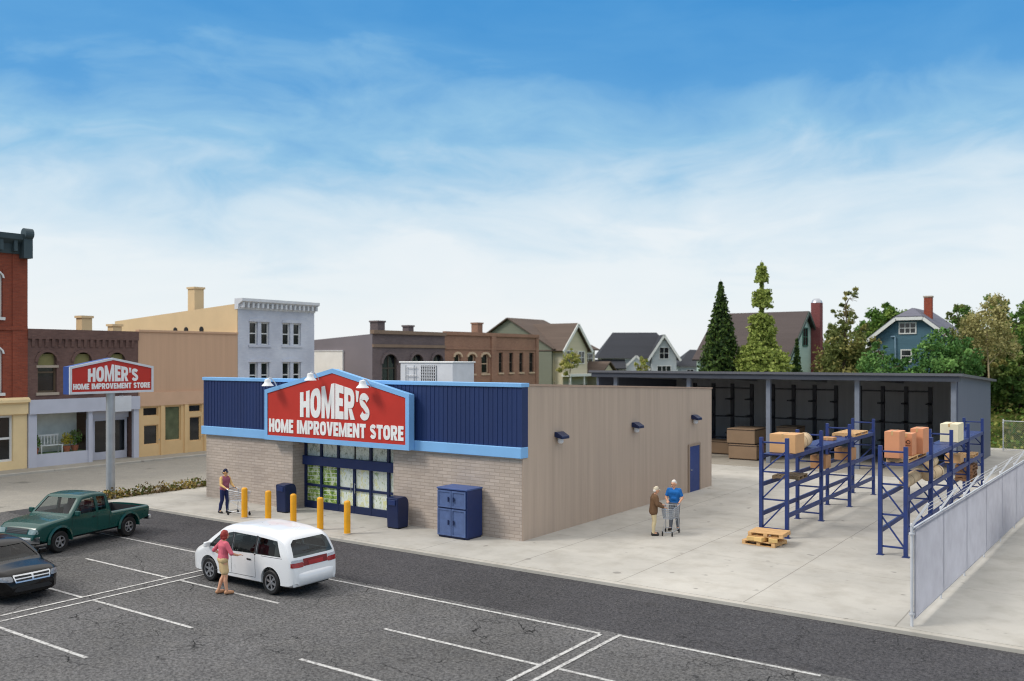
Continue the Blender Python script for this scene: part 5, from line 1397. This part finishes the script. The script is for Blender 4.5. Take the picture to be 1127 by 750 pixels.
# part 6
# ------------------------------------------------------------------ people and carts
def mirror(v): return Vector((v[0], -v[1], v[2]))
SKIN = pm('skin', (214, 160, 128), .55, .06, 5)
SKIN2 = pm('skin_warm', (222, 172, 118), .55, .06, 5)
def person(label, loc, rz, h, J, sk, hair, hairmat, parts, group=None, female=False, shoe=None, grip=(.35, .35), headturn=0, headtilt=0):
    """faces +x. J: joints for a 1.75 m figure: elbows, wrists, hands' pointing, knees, ankles"""
    r = thing('person', label, 'person', loc, rz, group); k = h / 1.75
    def V(p): return Vector(p) * k
    lean = J.get('lean', 0)
    def L(p):                                  # upper body leans about the hips
        p = Vector(p); dz = p.z - .95
        return Vector((p.x + math.sin(lean) * dz, p.y, .95 + math.cos(lean) * dz)) * k if dz > 0 else p * k
    sh = [L((0, s * (.165 if female else .185), 1.415)) for s in (1, -1)]
    el = [V(p) for p in J['elbow']]; wr = [V(p) for p in J['wrist']]; kn = [V(p) for p in J['knee']]; an = [V(p) for p in J['ankle']]
    hip = [V((0, s * .095, .91)) for s in (1, -1)]; toe = [V(p) for p in J['toe']]
    hd = Matrix.Rotation(headturn, 3, 'Z') @ Matrix.Rotation(headtilt, 3, 'Y')
    nk = L((0, 0, 1.47)); hc = L((.02, 0, 1.63))
    def Hd(p): return hc + (hd @ Vector(p)) * k
    def torso(b, g=0.0):
        cw = .10 if female else .115
        b.caps(L((0, -cw, 1.33)), L((0, cw, 1.33)), (.105 + g) * k)
        b.caps(L((-.01, -.12, 1.405)), L((-.01, .12, 1.405)), (.062 + g) * k)
        for s in (-1, 0, 1): b.caps(L((0, s * cw, 1.30)), L((0, s * .06, 1.10)), (.10 + g) * k, (.092 + g) * k)
        if female: b.caps(L((.07, -.07, 1.29)), L((.07, .07, 1.29)), (.06 + g) * k)
        else: b.caps(L((.03, -.03, 1.12)), L((.03, .03, 1.12)), (.095 + g) * k)
    def pelvis(b, g=0.0):
        w = .085 if female else .07
        b.caps(V((-.01, -w, .96)), V((-.01, w, .96)), (.108 + g) * k); b.caps(L((0, -.05, 1.08)), V((0, -.06, .97)), (.092 + g) * k, (.10 + g) * k); b.caps(L((0, .05, 1.08)), V((0, .06, .97)), (.092 + g) * k, (.10 + g) * k)
    def arm(b, i, g=0.0, to=1.0):
        b.caps(sh[i], el[i].lerp(sh[i], max(0, 1 - to * 2)) if to < .5 else el[i], (.056 + g) * k, (.044 + g) * k)
        if to > .5: b.caps(el[i], el[i].lerp(wr[i], (to - .5) * 2), (.043 + g) * k, (.030 + g) * k)
    def leg(b, i, g=0.0, to=1.0):
        b.caps(hip[i], kn[i] if to >= .5 else hip[i].lerp(kn[i], to * 2), (.088 + g) * k, (.056 + g) * k)
        if to > .5:
            e = kn[i].lerp(an[i], (to - .5) * 2); mid = kn[i].lerp(an[i], .3) + V((-.02, 0, 0))
            b.caps(kn[i], mid, (.054 + g) * k, (.056 + g) * k); b.caps(mid, e, (.056 + g) * k, (.036 + g) * k)
    b = MB(); torso(b); pelvis(b)
    for i in (0, 1):
        arm(b, i); leg(b, i)
        b.caps(an[i], toe[i] + V((0, 0, .02)), .042 * k, .034 * k)
        # hand: palm, four fingers of unequal length, thumb off the side
        s = 1 if i == 0 else -1
        d = Vector(J['hand'][i]).normalized(); side = d.cross(Vector((0, 0, 1)))
        side = (side.normalized() if side.length > .1 else Vector((1, 0, 0))); nrm = side.cross(d).normalized()
        p0 = wr[i]; p1 = p0 + d * .085 * k
        for o in (-.022, 0, .022): b.caps(p0 + side * o * .6 * k, p1 + side * o * k, .018 * k, .016 * k, 8, 3)
        c_ = grip[i]
        for q_, (o, ln) in enumerate(((-.033, .062), (-.011, .078), (.011, .083), (.033, .074))):
            a = p1 + side * o * k; m_ = a + (d * math.cos(c_) - nrm * math.sin(c_)) * ln * .55 * k; e = m_ + (d * math.cos(c_ * 2.4) - nrm * math.sin(c_ * 2.4)) * ln * .5 * k
            b.caps(a, m_, .0105 * k, .0095 * k, 6, 2); b.caps(m_, e, .0095 * k, .008 * k, 6, 2)
        tb = p0 + d * .03 * k + side * (.03 * s) * k
        b.caps(tb, tb + (side * s * .6 + d * .8).normalized() * .045 * k, .012 * k, .0105 * k, 6, 2); b.caps(tb + (side * s * .6 + d * .8).normalized() * .045 * k, tb + (side * s * .3 + d).normalized() * .075 * k, .0105 * k, .009 * k, 6, 2)
    b.caps(nk - V((0, 0, .03)), hc - V((.01, 0, .06)), .055 * k, .05 * k)
    b.caps(Hd((-.015, 0, .0)), Hd((-.01, 0, .035)), .088 * k, .086 * k); b.caps(Hd((.035, 0, -.055)), Hd((.045, 0, -.065)), .055 * k, .045 * k); b.caps(Hd((.04, 0, 0)), Hd((.045, 0, .03)), .06 * k, .058 * k)
    b.caps(Hd((.09, 0, .0)), Hd((.118, 0, -.03)), .013 * k, .018 * k, 8, 3)
    for s in (-1, 1): b.caps(Hd((-.01, s * .092, .0)), Hd((-.015, s * .097, -.03)), .02 * k, .014 * k, 8, 3)
    b.caps(Hd((.085, -.025, -.062)), Hd((.085, .025, -.062)), .013 * k, .013 * k, 8, 3)
    link('body', remesh(b, .0075 * k, 3), sk, r, 180)
    e = MB()
    for s in (-1, 1): e.caps(Hd((.092, s * .034, .012)), Hd((.094, s * .034, .012)), .012 * k, .012 * k, 8, 3)
    e.build('eyes', pm('eye_dark', (38, 30, 28), .3, .1, 4), r, smooth=180)
    m_ = MB().caps(Hd((.099, -.02, -.062)), Hd((.099, .02, -.062)), .006 * k, .006 * k, 6, 2); m_.build('mouth', pm('lips', (164, 92, 84), .5, .1, 4), r, smooth=180)
    if hair:
        hm = MB()
        if hair == 'short':
            hm.caps(Hd((-.035, 0, .02)), Hd((-.025, 0, .055)), .093 * k, .088 * k); hm.caps(Hd((.03, 0, .085)), Hd((-.04, 0, .085)), .045 * k, .06 * k)
        if hair == 'bob':
            hm.caps(Hd((-.03, 0, .01)), Hd((-.02, 0, .05)), .108 * k, .104 * k); hm.caps(Hd((-.06, -.05, -.06)), Hd((-.06, .05, -.06)), .06 * k); hm.caps(Hd((.04, 0, .09)), Hd((-.03, 0, .1)), .045 * k, .06 * k)
            for s in (-1, 1): hm.caps(Hd((-.02, s * .085, -.06)), Hd((-.01, s * .08, .04)), .035 * k, .04 * k)
        if hair in ('cap', 'flatcap'):
            hm.caps(Hd((-.02, 0, .05)), Hd((-.01, 0, .075)), .096 * k, .085 * k); hm.caps(Hd((.07, -.03, .055)), Hd((.15, -.02, .045)), .018 * k, .014 * k); hm.caps(Hd((.07, .03, .055)), Hd((.15, .02, .045)), .018 * k, .014 * k); hm.caps(Hd((.08, 0, .057)), Hd((.16, 0, .045)), .018 * k, .012 * k)
        link('cap' if 'cap' in hair else 'hair', remesh(hm, .009 * k, 2), hairmat, r, 180)
        if 'cap' in hair:
            hm = MB().caps(Hd((-.05, -.04, -.02)), Hd((-.05, .04, -.02)), .06 * k); link('hair', remesh(hm, .01 * k, 2), pm('hair_dark', (60, 48, 40), .7, .15, 5) if hair == 'cap' else pm('hair_white', (214, 208, 200), .7, .08, 5), r, 180)
    for nm_, mt, spec in parts:
        c = MB(); g = spec.get('g', .014)
        if 'torso' in spec: torso(c, g)
        if 'hem' in spec:
            for s in (-1, 0, 1): c.caps(V((0, s * .07, spec['hem'])), L((0, s * .06, 1.1)), (.112 + g) * k, (.1 + g) * k)
        if 'pelvis' in spec: pelvis(c, g)
        if 'arm' in spec:
            for i in (0, 1): arm(c, i, g, spec['arm'])
        if 'leg' in spec:
            for i in (0, 1): leg(c, i, g + .004, spec['leg'])
        if 'skirt' in spec:
            for i in (0, 1): c.caps(V((0, .05 - .1 * i, .93)), hip[i].lerp(kn[i], .66), (.115) * k, .10 * k)
            c.caps(V((0, 0, .93)), (kn[0] + kn[1]) / 2 + V((0, 0, .1)), .11 * k, .095 * k)
        if 'collar' in spec: c.caps(nk + V((.0, -.035, -.02)), nk + V((0, .035, -.02)), .05 * k)
        link(nm_, remesh(c, .011 * k, 2), mt, r, 180)
        if 'belt' in spec: pass
    for i in (0, 1):
        c = MB().caps(an[i] + V((-.03, 0, -.035)), toe[i] + V((.01, 0, .012)), .054 * k, .046 * k); c.caps(an[i] + V((0, 0, .0)), an[i] + V((0, 0, .01)), .048 * k, .046 * k)
        sm = remesh(c, .01 * k, 2)
        for v_ in sm.vertices: v_.co.z = max(v_.co.z, .002)
        link('shoe', sm, shoe or pm('shoe_dark', (40, 36, 34), .5, .1, 4), r, 180)
    return r
JEANS = pm('denim_navy', (38, 46, 92), .85, .15, 5, fine=.15)
def ank(*pts): return [(p[0], p[1], .085) for p in pts]

person('man in dark cap, mauve vest and jeans pushing a cart by the block wall', (-29.95, 22.75, WALK), R(2), 1.74,
       dict(elbow=[(.1, .27, 1.14), (.12, -.27, 1.15)], wrist=[(.34, .22, 1.03), (.36, -.22, 1.04)], hand=[(1, -.1, -.1), (1, .1, -.1)],
            knee=[(.06, .10, .5), (-.01, -.11, .5)], ankle=ank((.05, .11), (-.14, -.12)), toe=[(.19, .13, .03), (.0, -.14, .03)], lean=R(4)),
       SKIN2, 'cap', pm('cap_navy', (30, 34, 62), .7, .1, 4),
       [('trousers', JEANS, dict(pelvis=1, leg=1.0)), ('shirt', pm('sleeve_yellow', (226, 186, 120), .8, .08, 5), dict(torso=1, arm=.85, g=.010)), ('vest', pm('vest_mauve', (158, 92, 112), .85, .12, 5), dict(torso=1, hem=1.0, g=.022))], headtilt=R(8))
person('woman with red hair, pink top and beige skirt, back turned, by the white minivan', (-20.0, 15.15, LOT + .01), R(74), 1.66,
       dict(elbow=[(-.12, .36, 1.18), (.12, -.30, 1.15)], wrist=[(.06, .19, 1.04), (.34, -.2, 1.06)], hand=[(.6, -.8, -.2), (1, .1, .05)],
            knee=[(.05, .08, .49), (.03, -.12, .49)], ankle=ank((-.10, .10), (.06, -.13)), toe=[(.05, .12, .03), (.2, -.16, .03)], lean=R(3)),
       SKIN, 'bob', pm('hair_red', (140, 44, 36), .6, .15, 6),
       [('skirt', pm('skirt_beige', (206, 178, 132), .85, .1, 5), dict(skirt=1, pelvis=1, g=.016)), ('blouse', pm('blouse_pink', (206, 98, 114), .8, .12, 5), dict(torso=1, hem=.99, arm=.56, g=.016))],
       female=True, shoe=pm('sandal_tan', (176, 130, 96), .6, .1, 5), headturn=R(10))
person('older man with pale cap, brown jacket and cream trousers holding the cart', (-13.95, 28.45, WALK), R(38), 1.68,
       dict(elbow=[(.12, .25, 1.16), (.1, -.27, 1.15)], wrist=[(.36, .16, 1.08), (.34, -.22, 1.04)], hand=[(1, .1, -.1), (1, .2, -.2)],
            knee=[(.05, .08, .5), (.03, -.09, .5)], ankle=ank((.02, .09), (-.02, -.1)), toe=[(.17, .11, .03), (.13, -.12, .03)], lean=R(7)),
       SKIN, 'flatcap', pm('cap_cream', (206, 194, 170), .8, .08, 4),
       [('trousers', pm('cream_trousers', (208, 190, 150), .85, .08, 5), dict(pelvis=1, leg=1.0, g=.008)), ('jacket', pm('brown_jacket', (108, 80, 56), .85, .14, 5), dict(torso=1, hem=.86, arm=.9, collar=1, g=.034))], headtilt=R(14))
person('white haired man in bright blue shirt and grey trousers behind the cart', (-13.75, 29.75, WALK), R(-78), 1.80,
       dict(elbow=[(.06, .29, 1.14), (.1, -.28, 1.14)], wrist=[(.27, .22, 1.0), (.30, -.18, 1.06)], hand=[(1, -.1, -.35), (1, .3, -.2)],
            knee=[(.03, .10, .5), (.05, -.11, .5)], ankle=ank((-.06, .11), (.03, -.13)), toe=[(.08, .14, .03), (.17, -.16, .03)], lean=R(8)),
       SKIN, 'short', pm('hair_white', (214, 208, 200), .7, .08, 5),
       [('trousers', pm('grey_trousers', (104, 108, 116), .85, .1, 5), dict(pelvis=1, leg=1.0)), ('shirt', pm('blue_shirt', (22, 104, 178), .8, .12, 5), dict(torso=1, hem=1.0, arm=.34, collar=1, g=.018))], headtilt=R(16), headturn=R(-25))

def cart(label, loc, rz):
    """basket on a wheeled frame; handle at the -x end"""
    r = thing('shopping_cart', label, 'shopping cart', loc, rz, 'shopping carts'); w = .007
    b0 = [(-.32, .25, .98), (-.32, -.25, .98), (.46, -.19, .93), (.46, .19, .93)]; b1 = [(-.26, .2, .56), (-.26, -.2, .56), (.40, -.15, .60), (.40, .15, .60)]
    m = MB()
    L = lambda a, b, t: Vector(a).lerp(Vector(b), t)
    for k in range(4):
        a0, a1, c0, c1 = b0[k], b0[(k + 1) % 4], b1[k], b1[(k + 1) % 4]; n = 7 if k % 2 else 5
        for j in range(6): m.tube(L(a0, c0, j / 5), L(a1, c1, j / 5), w * (1.6 if j in (0, 5) else .8), n=5)
        n = 12 if k in (1, 3) else 8
        for j in range(n): m.tube(L(a0, a1, j / n), L(c0, c1, j / n), w * .8, n=5)
    for j in range(1, 8): m.tube(L(b1[0], b1[1], j / 8), L(b1[3], b1[2], j / 8), w * .8, n=5)
    m.build('basket', STEEL, r)
    m = MB()
    for s in (1, -1):
        m.path([(-.44, s * .24, 1.02), (-.32, s * .25, .98), (-.30, s * .22, .56), (-.36, s * .24, .16), (.42, s * .17, .14)], .013, 6); m.tube((-.28, s * .2, .55), (.36, s * .16, .3), .009, n=5); m.tube((.36, s * .16, .3), (.42, s * .17, .14), .009, n=5)
    m.tube((-.36, -.24, .16), (-.36, .24, .16), .011, n=6).tube((.42, -.17, .14), (.42, .17, .14), .011, n=6)
    m.build('frame', STEEL, r)
    MB().tube((-.44, -.25, 1.02), (-.44, .25, 1.02), .018, n=8).build('handle', pm('handle_grey', (110, 112, 120), .5, .1, 4), r, smooth=60)
    for x, y in ((-.34, .24), (-.34, -.24), (.42, .17), (.42, -.17)):
        MB().lathe([(0, -.015), (.06, -.015), (.065, 0), (.06, .015), (0, .015)], (x, y, .065), 'Y', 14).box(x - .012, x + .012, y - .02, y + .02, .06, .16).build('caster', BLACK, r, smooth=40)
    return r
cart('empty wire shopping cart pushed by the man in the mauve vest', (-29.08, 22.77, WALK), R(2))
cart('wire shopping cart between the two older men near the store side wall', (-13.55, 28.95, WALK), R(-78))
# part 7
# ------------------------------------------------------------------ trees
def conifer(loc, h, rad, label, mats, seed, gap=0, lq=.2, n=9000, name='conifer_tree', power=.85):
    rg = random.Random(seed); r = thing(name, label, 'tree', loc)
    MB().tube((0, 0, 0), (0, 0, h * .6), .2 * rad / 2, .1 * rad / 2, 10).tube((0, 0, h * .6), (0, 0, h), .1 * rad / 2, .012, 8).build('trunk', pm('conifer_bark', (86, 66, 48), .9, .2, 3), r, smooth=60)
    f = MB(); br = MB()
    z = h * .04
    while z < h * .985:
        t = z / h; rr = rad * (1 - t) ** power
        dens = 1
        if gap:
            if t > .60: rr = rad * (.42 if (int((t - .60) * 22) % 3 != 2) else .08) * (1 - (t - .60) * 1.7)
            else: rr = rad * (.74 + .26 * math.sin(t * 19)) * (1 - t * .42)
        rr = max(rr, .06); nb = max(5, int(5 + rr * 9))
        for k in range(nb):
            a = rg.uniform(0, 2 * PI); L = rr * rg.uniform(.72, 1.08); dr = rg.uniform(.12, .42) if not gap else rg.uniform(-.05, .3)
            d = Vector((math.cos(a), math.sin(a), 0)); sd = Vector((-d.y, d.x, 0))
            if L > .5: br.tube((0, 0, z + .05), tuple(d * L * .9 + Vector((0, 0, z - dr * L * .7))), .022, .006, 4, False)
            m = max(2, int(L / .14))
            for j in range(m):
                u = (j + .6) / m; c = d * (L * u) + Vector((0, 0, z - dr * L * u * u))
                wd = (1.05 - u) * L * .35 + .08
                for _ in range(3 if gap else 2):
                    o = sd * rg.uniform(-wd, wd); f.cur = 1 if rg.random() < (.18 + .35 * (u > .75)) else 0
                    leafquad(f, c + o + Vector((0, 0, rg.uniform(-.08, .06))), lq * rg.uniform(.6, 1.1), rg, .4)
        z += (.16 if not gap else .2) * (.6 + .4 * (1 - t))
    br.build('branches', pm('conifer_bark', (86, 66, 48)), r, recalc=False)
    f.build('crown', mats, r, recalc=False)
    return r
def broadleaf(loc, h, blobs, label, mats, seed, n=4200, lq=.17, trunk=.18, name='broadleaf_tree', th=.35, cat='tree', bark=None, mixp=.35, limbs=True):
    """blobs: (x, y, z, rx, rz) in metres from the tree's foot"""
    rg = random.Random(seed); r = thing(name, label, cat, loc)
    t_ = MB(); top_ = max(b[2] for b in blobs)
    p0 = Vector((0, 0, -.2)); p = p0
    for k in range(1, 6):
        q_ = Vector((rg.uniform(-.1, .1) * k * .4, rg.uniform(-.1, .1) * k * .4, top_ * k / 5)); t_.tube(p, q_, trunk * (1 - .17 * (k - 1)), trunk * (1 - .17 * k), 9); p = q_
    if limbs:
        for b in blobs:
            s = Vector((0, 0, max(h * .18, b[2] - b[4] * 1.2))); e = Vector(b[:3])
            md = s.lerp(e, .55) + Vector((rg.uniform(-.2, .2), rg.uniform(-.2, .2), .1))
            t_.tube(s, md, trunk * .45, trunk * .3, 6).tube(md, e, trunk * .3, trunk * .1, 6)
            for _ in range(4):
                v = Vector((rg.gauss(0, 1), rg.gauss(0, 1), rg.gauss(0, .7))).normalized()
                t_.tube(md.lerp(e, .6), e + Vector((v.x * b[3], v.y * b[3], v.z * b[4])) * .85, trunk * .14, .012, 5)
    t_.build('trunk', bark or pm('bark', (92, 78, 62), .9, .2, 3), r, smooth=60)
    f = MB(); vol = sum(b[3] ** 2 * b[4] for b in blobs)
    for b in blobs:
        # clumps inside each mass, leaves round each clump
        nn = int(n * b[3] ** 2 * b[4] / vol); nc = max(5, int(nn / 42))
        for _ in range(nc):
            v = Vector((rg.gauss(0, 1), rg.gauss(0, 1), rg.gauss(0, 1))).normalized() * rg.uniform(.25, 1.0) ** .5
            cc = Vector((b[0] + v.x * b[3], b[1] + v.y * b[3], b[2] + v.z * b[4])); cr = rg.uniform(.5, 1.25) * min(b[3], b[4]) * th
            f.cur = 1 if rg.random() < mixp else 0
            for _ in range(42):
                w_ = Vector((rg.gauss(0, 1), rg.gauss(0, 1), rg.gauss(0, .75))); w_ = w_.normalized() * rg.uniform(.2, 1) ** .6
                leafquad(f, cc + w_ * cr, lq * rg.uniform(.6, 1.15), rg)
    f.build('crown', mats, r, recalc=False)
    return r
SPR = [leafmat('spruce_dark', (32, 50, 28), (60, 84, 42), 1.2), leafmat('spruce_light', (70, 96, 44), (104, 126, 60), 1.2)]
LIM = [leafmat('lime_needle', (112, 130, 58), (150, 164, 80), 1.2), leafmat('lime_needle_light', (146, 162, 78), (190, 198, 112), 1.2)]
MID = [leafmat('leaf_mid', (70, 104, 46), (104, 138, 60), .9), leafmat('leaf_mid_light', (104, 134, 58), (140, 160, 78), .9)]
EMR = [leafmat('leaf_emerald', (62, 100, 52), (90, 130, 66), .9), leafmat('leaf_emerald_light', (102, 146, 76), (130, 166, 92), .9)]
OLV = [leafmat('leaf_olive', (92, 104, 56), (126, 132, 74), .9), leafmat('leaf_olive_light', (140, 138, 80), (172, 164, 100), .9)]
DKG = [leafmat('leaf_dark', (64, 92, 46), (94, 122, 60), .8), leafmat('leaf_dark_light', (100, 126, 60), (132, 150, 78), .8)]
TAN_ = [leafmat('leaf_tan', (138, 134, 84), (170, 160, 106), .9), leafmat('leaf_straw', (150, 148, 92), (186, 176, 122), .9)]
YEL = [leafmat('leaf_yellow', (136, 146, 70), (176, 176, 96), .9), leafmat('leaf_yellow_light', (170, 168, 96), (200, 190, 120), .9)]

conifer((-28.5, 70.6, 0), 12.7, 3.1, 'dark green dense spruce rising behind the shed roof', SPR, 1, lq=.16)
conifer((-25.4, 71.6, 0), 14.2, 3.0, 'taller light green conifer with gaps near its tip behind the shed', LIM, 2, gap=1, lq=.15)
conifer((-23.3, 74.0, 0), 7.9, 1.15, 'small dark spruce in front of the mint gable wall', SPR, 3, lq=.13)
broadleaf((-19.9, 75.5, 0), 11.7, [(0, 0, 5.5, 2.2, 2.2), (.3, 0, 7.6, 1.6, 1.7), (-.2, .2, 9.6, .95, 1.3), (.5, 0, 11.2, .7, .9), (1.4, 0, 8.5, .6, .6), (-.9, 0, 8.2, .6, .9)], 'thin olive tree with ragged crown right of the brick chimney', OLV, 4, 7000, .15, .16, th=.33)
broadleaf((-24.2, 87.5, 0), 12, [(0, 0, 6.5, 1.7, 2.2), (.4, 0, 8.8, 1.0, 1.1)], 'dark green tree behind the brick chimney of the mint house', DKG, 5, 3000, .16)
broadleaf((-19.2, 76.4, 0), 9, [(.8, 0, 6.2, 1.5, 1.6), (1.6, .3, 7.4, .8, 1.0), (0, 0, 5.2, 1.3, 1.2)], 'brownish small tree left of the teal house', OLV, 6, 2400, .13)
broadleaf((-22.9, 98, 0), 12.5, [(1.2, 0, 9.5, 2.2, 2.0), (-.4, .3, 8.5, 1.6, 1.8), (2.2, 0, 8.2, 1.5, 1.4), (.8, 0, 11, 1.3, 1.1)], 'round bright green tree behind the left eave of the teal house', MID, 7, 6000, .22)
broadleaf((-16.8, 73.2, 0), 7, [(0, 0, 5.0, 1.7, 1.7), (1.2, .2, 5.6, 1.0, 1.2), (-1.0, 0, 5.4, .8, 1.0), (0, 0, 6.8, .7, .6)], 'emerald green bush below the left window of the teal house', EMR, 8, 3600, .14)
broadleaf((-12.1, 73.0, 0), 8.6, [(.3, 0, 5.4, 2.0, 1.7), (-.4, 0, 7.0, 1.35, 1.3), (1.3, .2, 6.3, 1.3, 1.5), (-1.4, 0, 6.6, .9, .9), (.1, 0, 8.0, .75, .6)], 'large emerald green tree covering the right side of the teal house', EMR, 9, 6200, .14)
broadleaf((-14.2, 72.4, 0), 6, [(0, 0, 4.9, 1.0, .9), (.8, 0, 4.6, .8, .7)], 'low emerald bush in front of the teal house wall', EMR, 10, 1800, .13)
broadleaf((-9.6, 76.5, 0), 11, [(0, 0, 8.2, 1.75, 1.7), (.4, 0, 10.0, 1.1, 1.0), (-.9, 0, 8.8, .9, 1.0), (.9, .2, 7.0, 1.2, 1.1)], 'airy tan leaved tree with pale bare trunk right of the shed', TAN_, 11, 5000, .12, .11, th=.4, bark=pm('pale_bark', (176, 160, 128), .9, .15, 3), mixp=.55)
broadleaf((-11.5, 79, 0), 11, [(0, 0, 7.4, 1.6, 2.2), (-.6, 0, 9.6, 1.0, 1.0)], 'rusty olive tree just left of the airy tan tree', [OLV[0], MID[0]], 12, 3000, .15)
rows = [(-15.0, 97, 11.0, DKG, 'dark green tree peeking over the right roof slope of the teal house'), (-11.6, 98, 11.9, DKG, 'tall dark tree behind the airy tan tree'),
        (-8.7, 92, 11.4, DKG, 'tall dark tree at the far right of the wood'), (-9.4, 88, 9.7, MID, 'mid green tree between the tan tree and the right edge'), (-7.2, 95, 11.4, MID, 'broad mid green tree at the right edge of the wood'),
        (-10.7, 84, 7.3, OLV, 'low olive tree behind the shed corner'), (-8.4, 85, 7.0, DKG, 'low dark tree near the grassy bank')]
for i, (x, y, hh, mt, lb) in enumerate(rows):
    rg = random.Random(50 + i); bl = []
    for k in range(7):
        t = k / 6; bl.append((rg.uniform(-1, 1) * 1.8 * (1 - t * .5), rg.uniform(-1, 1) * 1.5, hh * (.32 + .58 * t), rg.uniform(1.3, 2.1) * (1 - t * .35), rg.uniform(1.2, 1.8) * (1 - t * .3)))
    broadleaf((x, y, .5), hh, bl, lb, mt, 60 + i, 8000, .2, .22)
# far wood that reads as one mass
rg = random.Random(99); f = MB()
for k in range(150):
    x = rg.uniform(-34, 42); y = rg.uniform(104, 122); hh = rg.uniform(7, 11.5) if x > -14 else rg.uniform(5.5, 7.5)
    for _ in range(6):
        cc = Vector((x + rg.uniform(-2, 2), y + rg.uniform(-2, 2), hh * rg.uniform(.15, .95))); f.cur = rg.choice([0, 0, 1, 2])
        for _ in range(40):
            w_ = Vector((rg.gauss(0, 1), rg.gauss(0, 1), rg.gauss(0, .8))).normalized() * rg.uniform(.3, 1.5); leafquad(f, cc + w_, rg.uniform(.22, .42), rg)
tag(f.build('far_wood', [DKG[0], DKG[1], OLV[0]], recalc=False), kind='stuff')
# weeds and low brush on the bank
f = MB()
for k in range(9000):
    x = rg.uniform(-16, 26); y = rg.uniform(70.6, 92); j = (y - 70.2) / 1.6; s = min(1, j / 14); z = -.1 + 2.9 * s * s * (3 - 2 * s)
    f.cur = rg.choice([0, 0, 1, 2, 3])
    leafquad(f, (x, y, z + rg.uniform(0, .5) * (1 + math.sin(x * 1.3 + y))), rg.uniform(.1, .26), rg)
tag(f.build('bank_brush', [MID[0], MID[1], YEL[0], OLV[1]], recalc=False), kind='stuff')
broadleaf((-54.9, 90, 0), 7.5, [(0, 0, 5.8, 1.1, 1.1), (.5, 0, 6.6, .8, .7), (-.6, 0, 5.0, .9, .8)], 'slender yellow green street tree in front of the cream house', YEL, 20, 1800, .15, .07)
broadleaf((-54.0, 106.6, 0), 6.5, [(0, 0, 5.2, .9, 1.1), (.3, 0, 6.0, .6, .6)], 'small yellow green tree in front of the charcoal roofed house', YEL, 21, 1000, .16, .07)
# part 9
# ------------------------------------------------------------------ sky, sun, camera
SUN_DIR = Vector((-.60, -.62, .80)).normalized()     # towards the sun
el = math.asin(SUN_DIR.z); az = math.atan2(SUN_DIR.x, SUN_DIR.y)
w = bpy.data.worlds.new('World'); scene.world = w; w.use_nodes = True
nt = w.node_tree; nt.nodes.clear()
class WT(NT):
    def __init__(s, tree): s.t = tree
q = WT(nt)
sky = q.n('ShaderNodeTexSky', sky_type='NISHITA'); sky.sun_disc = False
sky.sun_elevation = el; sky.sun_rotation = az; sky.air_density = 1.2; sky.ozone_density = 3.0; sky.dust_density = .6
tc = q.n('ShaderNodeTexCoord').outputs['Generated']
sp = q.n('ShaderNodeSeparateXYZ'); q.l(tc, sp.inputs[0])
elev = q.math('MULTIPLY', q.math('ARCSINE', sp.outputs[2]), 57.2958)
# wispy cloud: noise stretched along the horizon
mp = q.n('ShaderNodeMapping'); mp.inputs['Scale'].default_value = (1.0, 1.0, 3.2); q.l(tc, mp.inputs['Vector'])
wob = q.n('ShaderNodeTexNoise'); wob.inputs['Scale'].default_value = 2.2; wob.inputs['Detail'].default_value = 3; q.l(mp.outputs[0], wob.inputs['Vector'])
va = q.n('ShaderNodeVectorMath', operation='MULTIPLY_ADD'); q.l(wob.outputs['Color'], va.inputs[0]); va.inputs[1].default_value = (.5, .5, .5); q.l(mp.outputs[0], va.inputs[2])
n1 = q.noise(va.outputs[0], 2.1, 7, .55); n2 = q.noise(va.outputs[0], 6.0, 6, .6)
cloud = q.math('ADD', q.math('MULTIPLY', n1, .75), q.math('MULTIPLY', n2, .25))
e2 = q.math('ADD', elev, q.math('MULTIPLY', q.math('SUBTRACT', cloud, .5), -26.0))
f = q.math('DIVIDE', e2, 90.0, True)
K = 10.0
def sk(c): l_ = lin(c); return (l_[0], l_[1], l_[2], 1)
grad = q.ramp(f, [(0.0, sk((246, 250, 253))), (.065, sk((238, 246, 251))), (.108, sk((210, 231, 245))), (.15, sk((150, 200, 234))), (.20, sk((92, 164, 222))), (.275, sk((64, 148, 215))), (.315, (.95, .98, 1.0, 1)), (.37, (1.38, 1.35, 1.32, 1)), (1.0, (1.75, 1.7, 1.64, 1))])  # last stops: unseen upper sky, brightened past white to light the walls
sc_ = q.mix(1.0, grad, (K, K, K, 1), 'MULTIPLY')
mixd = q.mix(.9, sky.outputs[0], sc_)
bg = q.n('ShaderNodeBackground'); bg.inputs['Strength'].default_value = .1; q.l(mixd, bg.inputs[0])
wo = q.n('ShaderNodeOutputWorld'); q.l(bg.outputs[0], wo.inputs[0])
sl_ = bpy.data.lights.new('sun', 'SUN'); sl_.energy = 2.0; sl_.angle = R(16); sl_.color = (1, .95, .88)
so = bpy.data.objects.new('sun', sl_); col.objects.link(so); so.rotation_euler = SUN_DIR.to_track_quat('Z', 'Y').to_euler()
so.location = (-20, 0, 40)

cd = bpy.data.cameras.new('camera'); cam = bpy.data.objects.new('camera', cd); col.objects.link(cam)
cam.location = (0, 0, 6.2); cam.rotation_euler = (R(90), 0, R(35.05))
cd.sensor_width = 36; cd.lens = 36 * 990 / 1127; cd.shift_y = 19.5 / 1127; cd.clip_end = 3000; cd.clip_start = .1
cd.dof.use_dof = True; cd.dof.focus_distance = 29; cd.dof.aperture_fstop = .55
scene.cycles.filter_width = 1.1
scene.camera = cam
vs_ = scene.view_settings
vs_.view_transform = 'Standard'; vs_.look = 'None'; vs_.exposure = 0; vs_.gamma = 1; vs_.use_curve_mapping = False
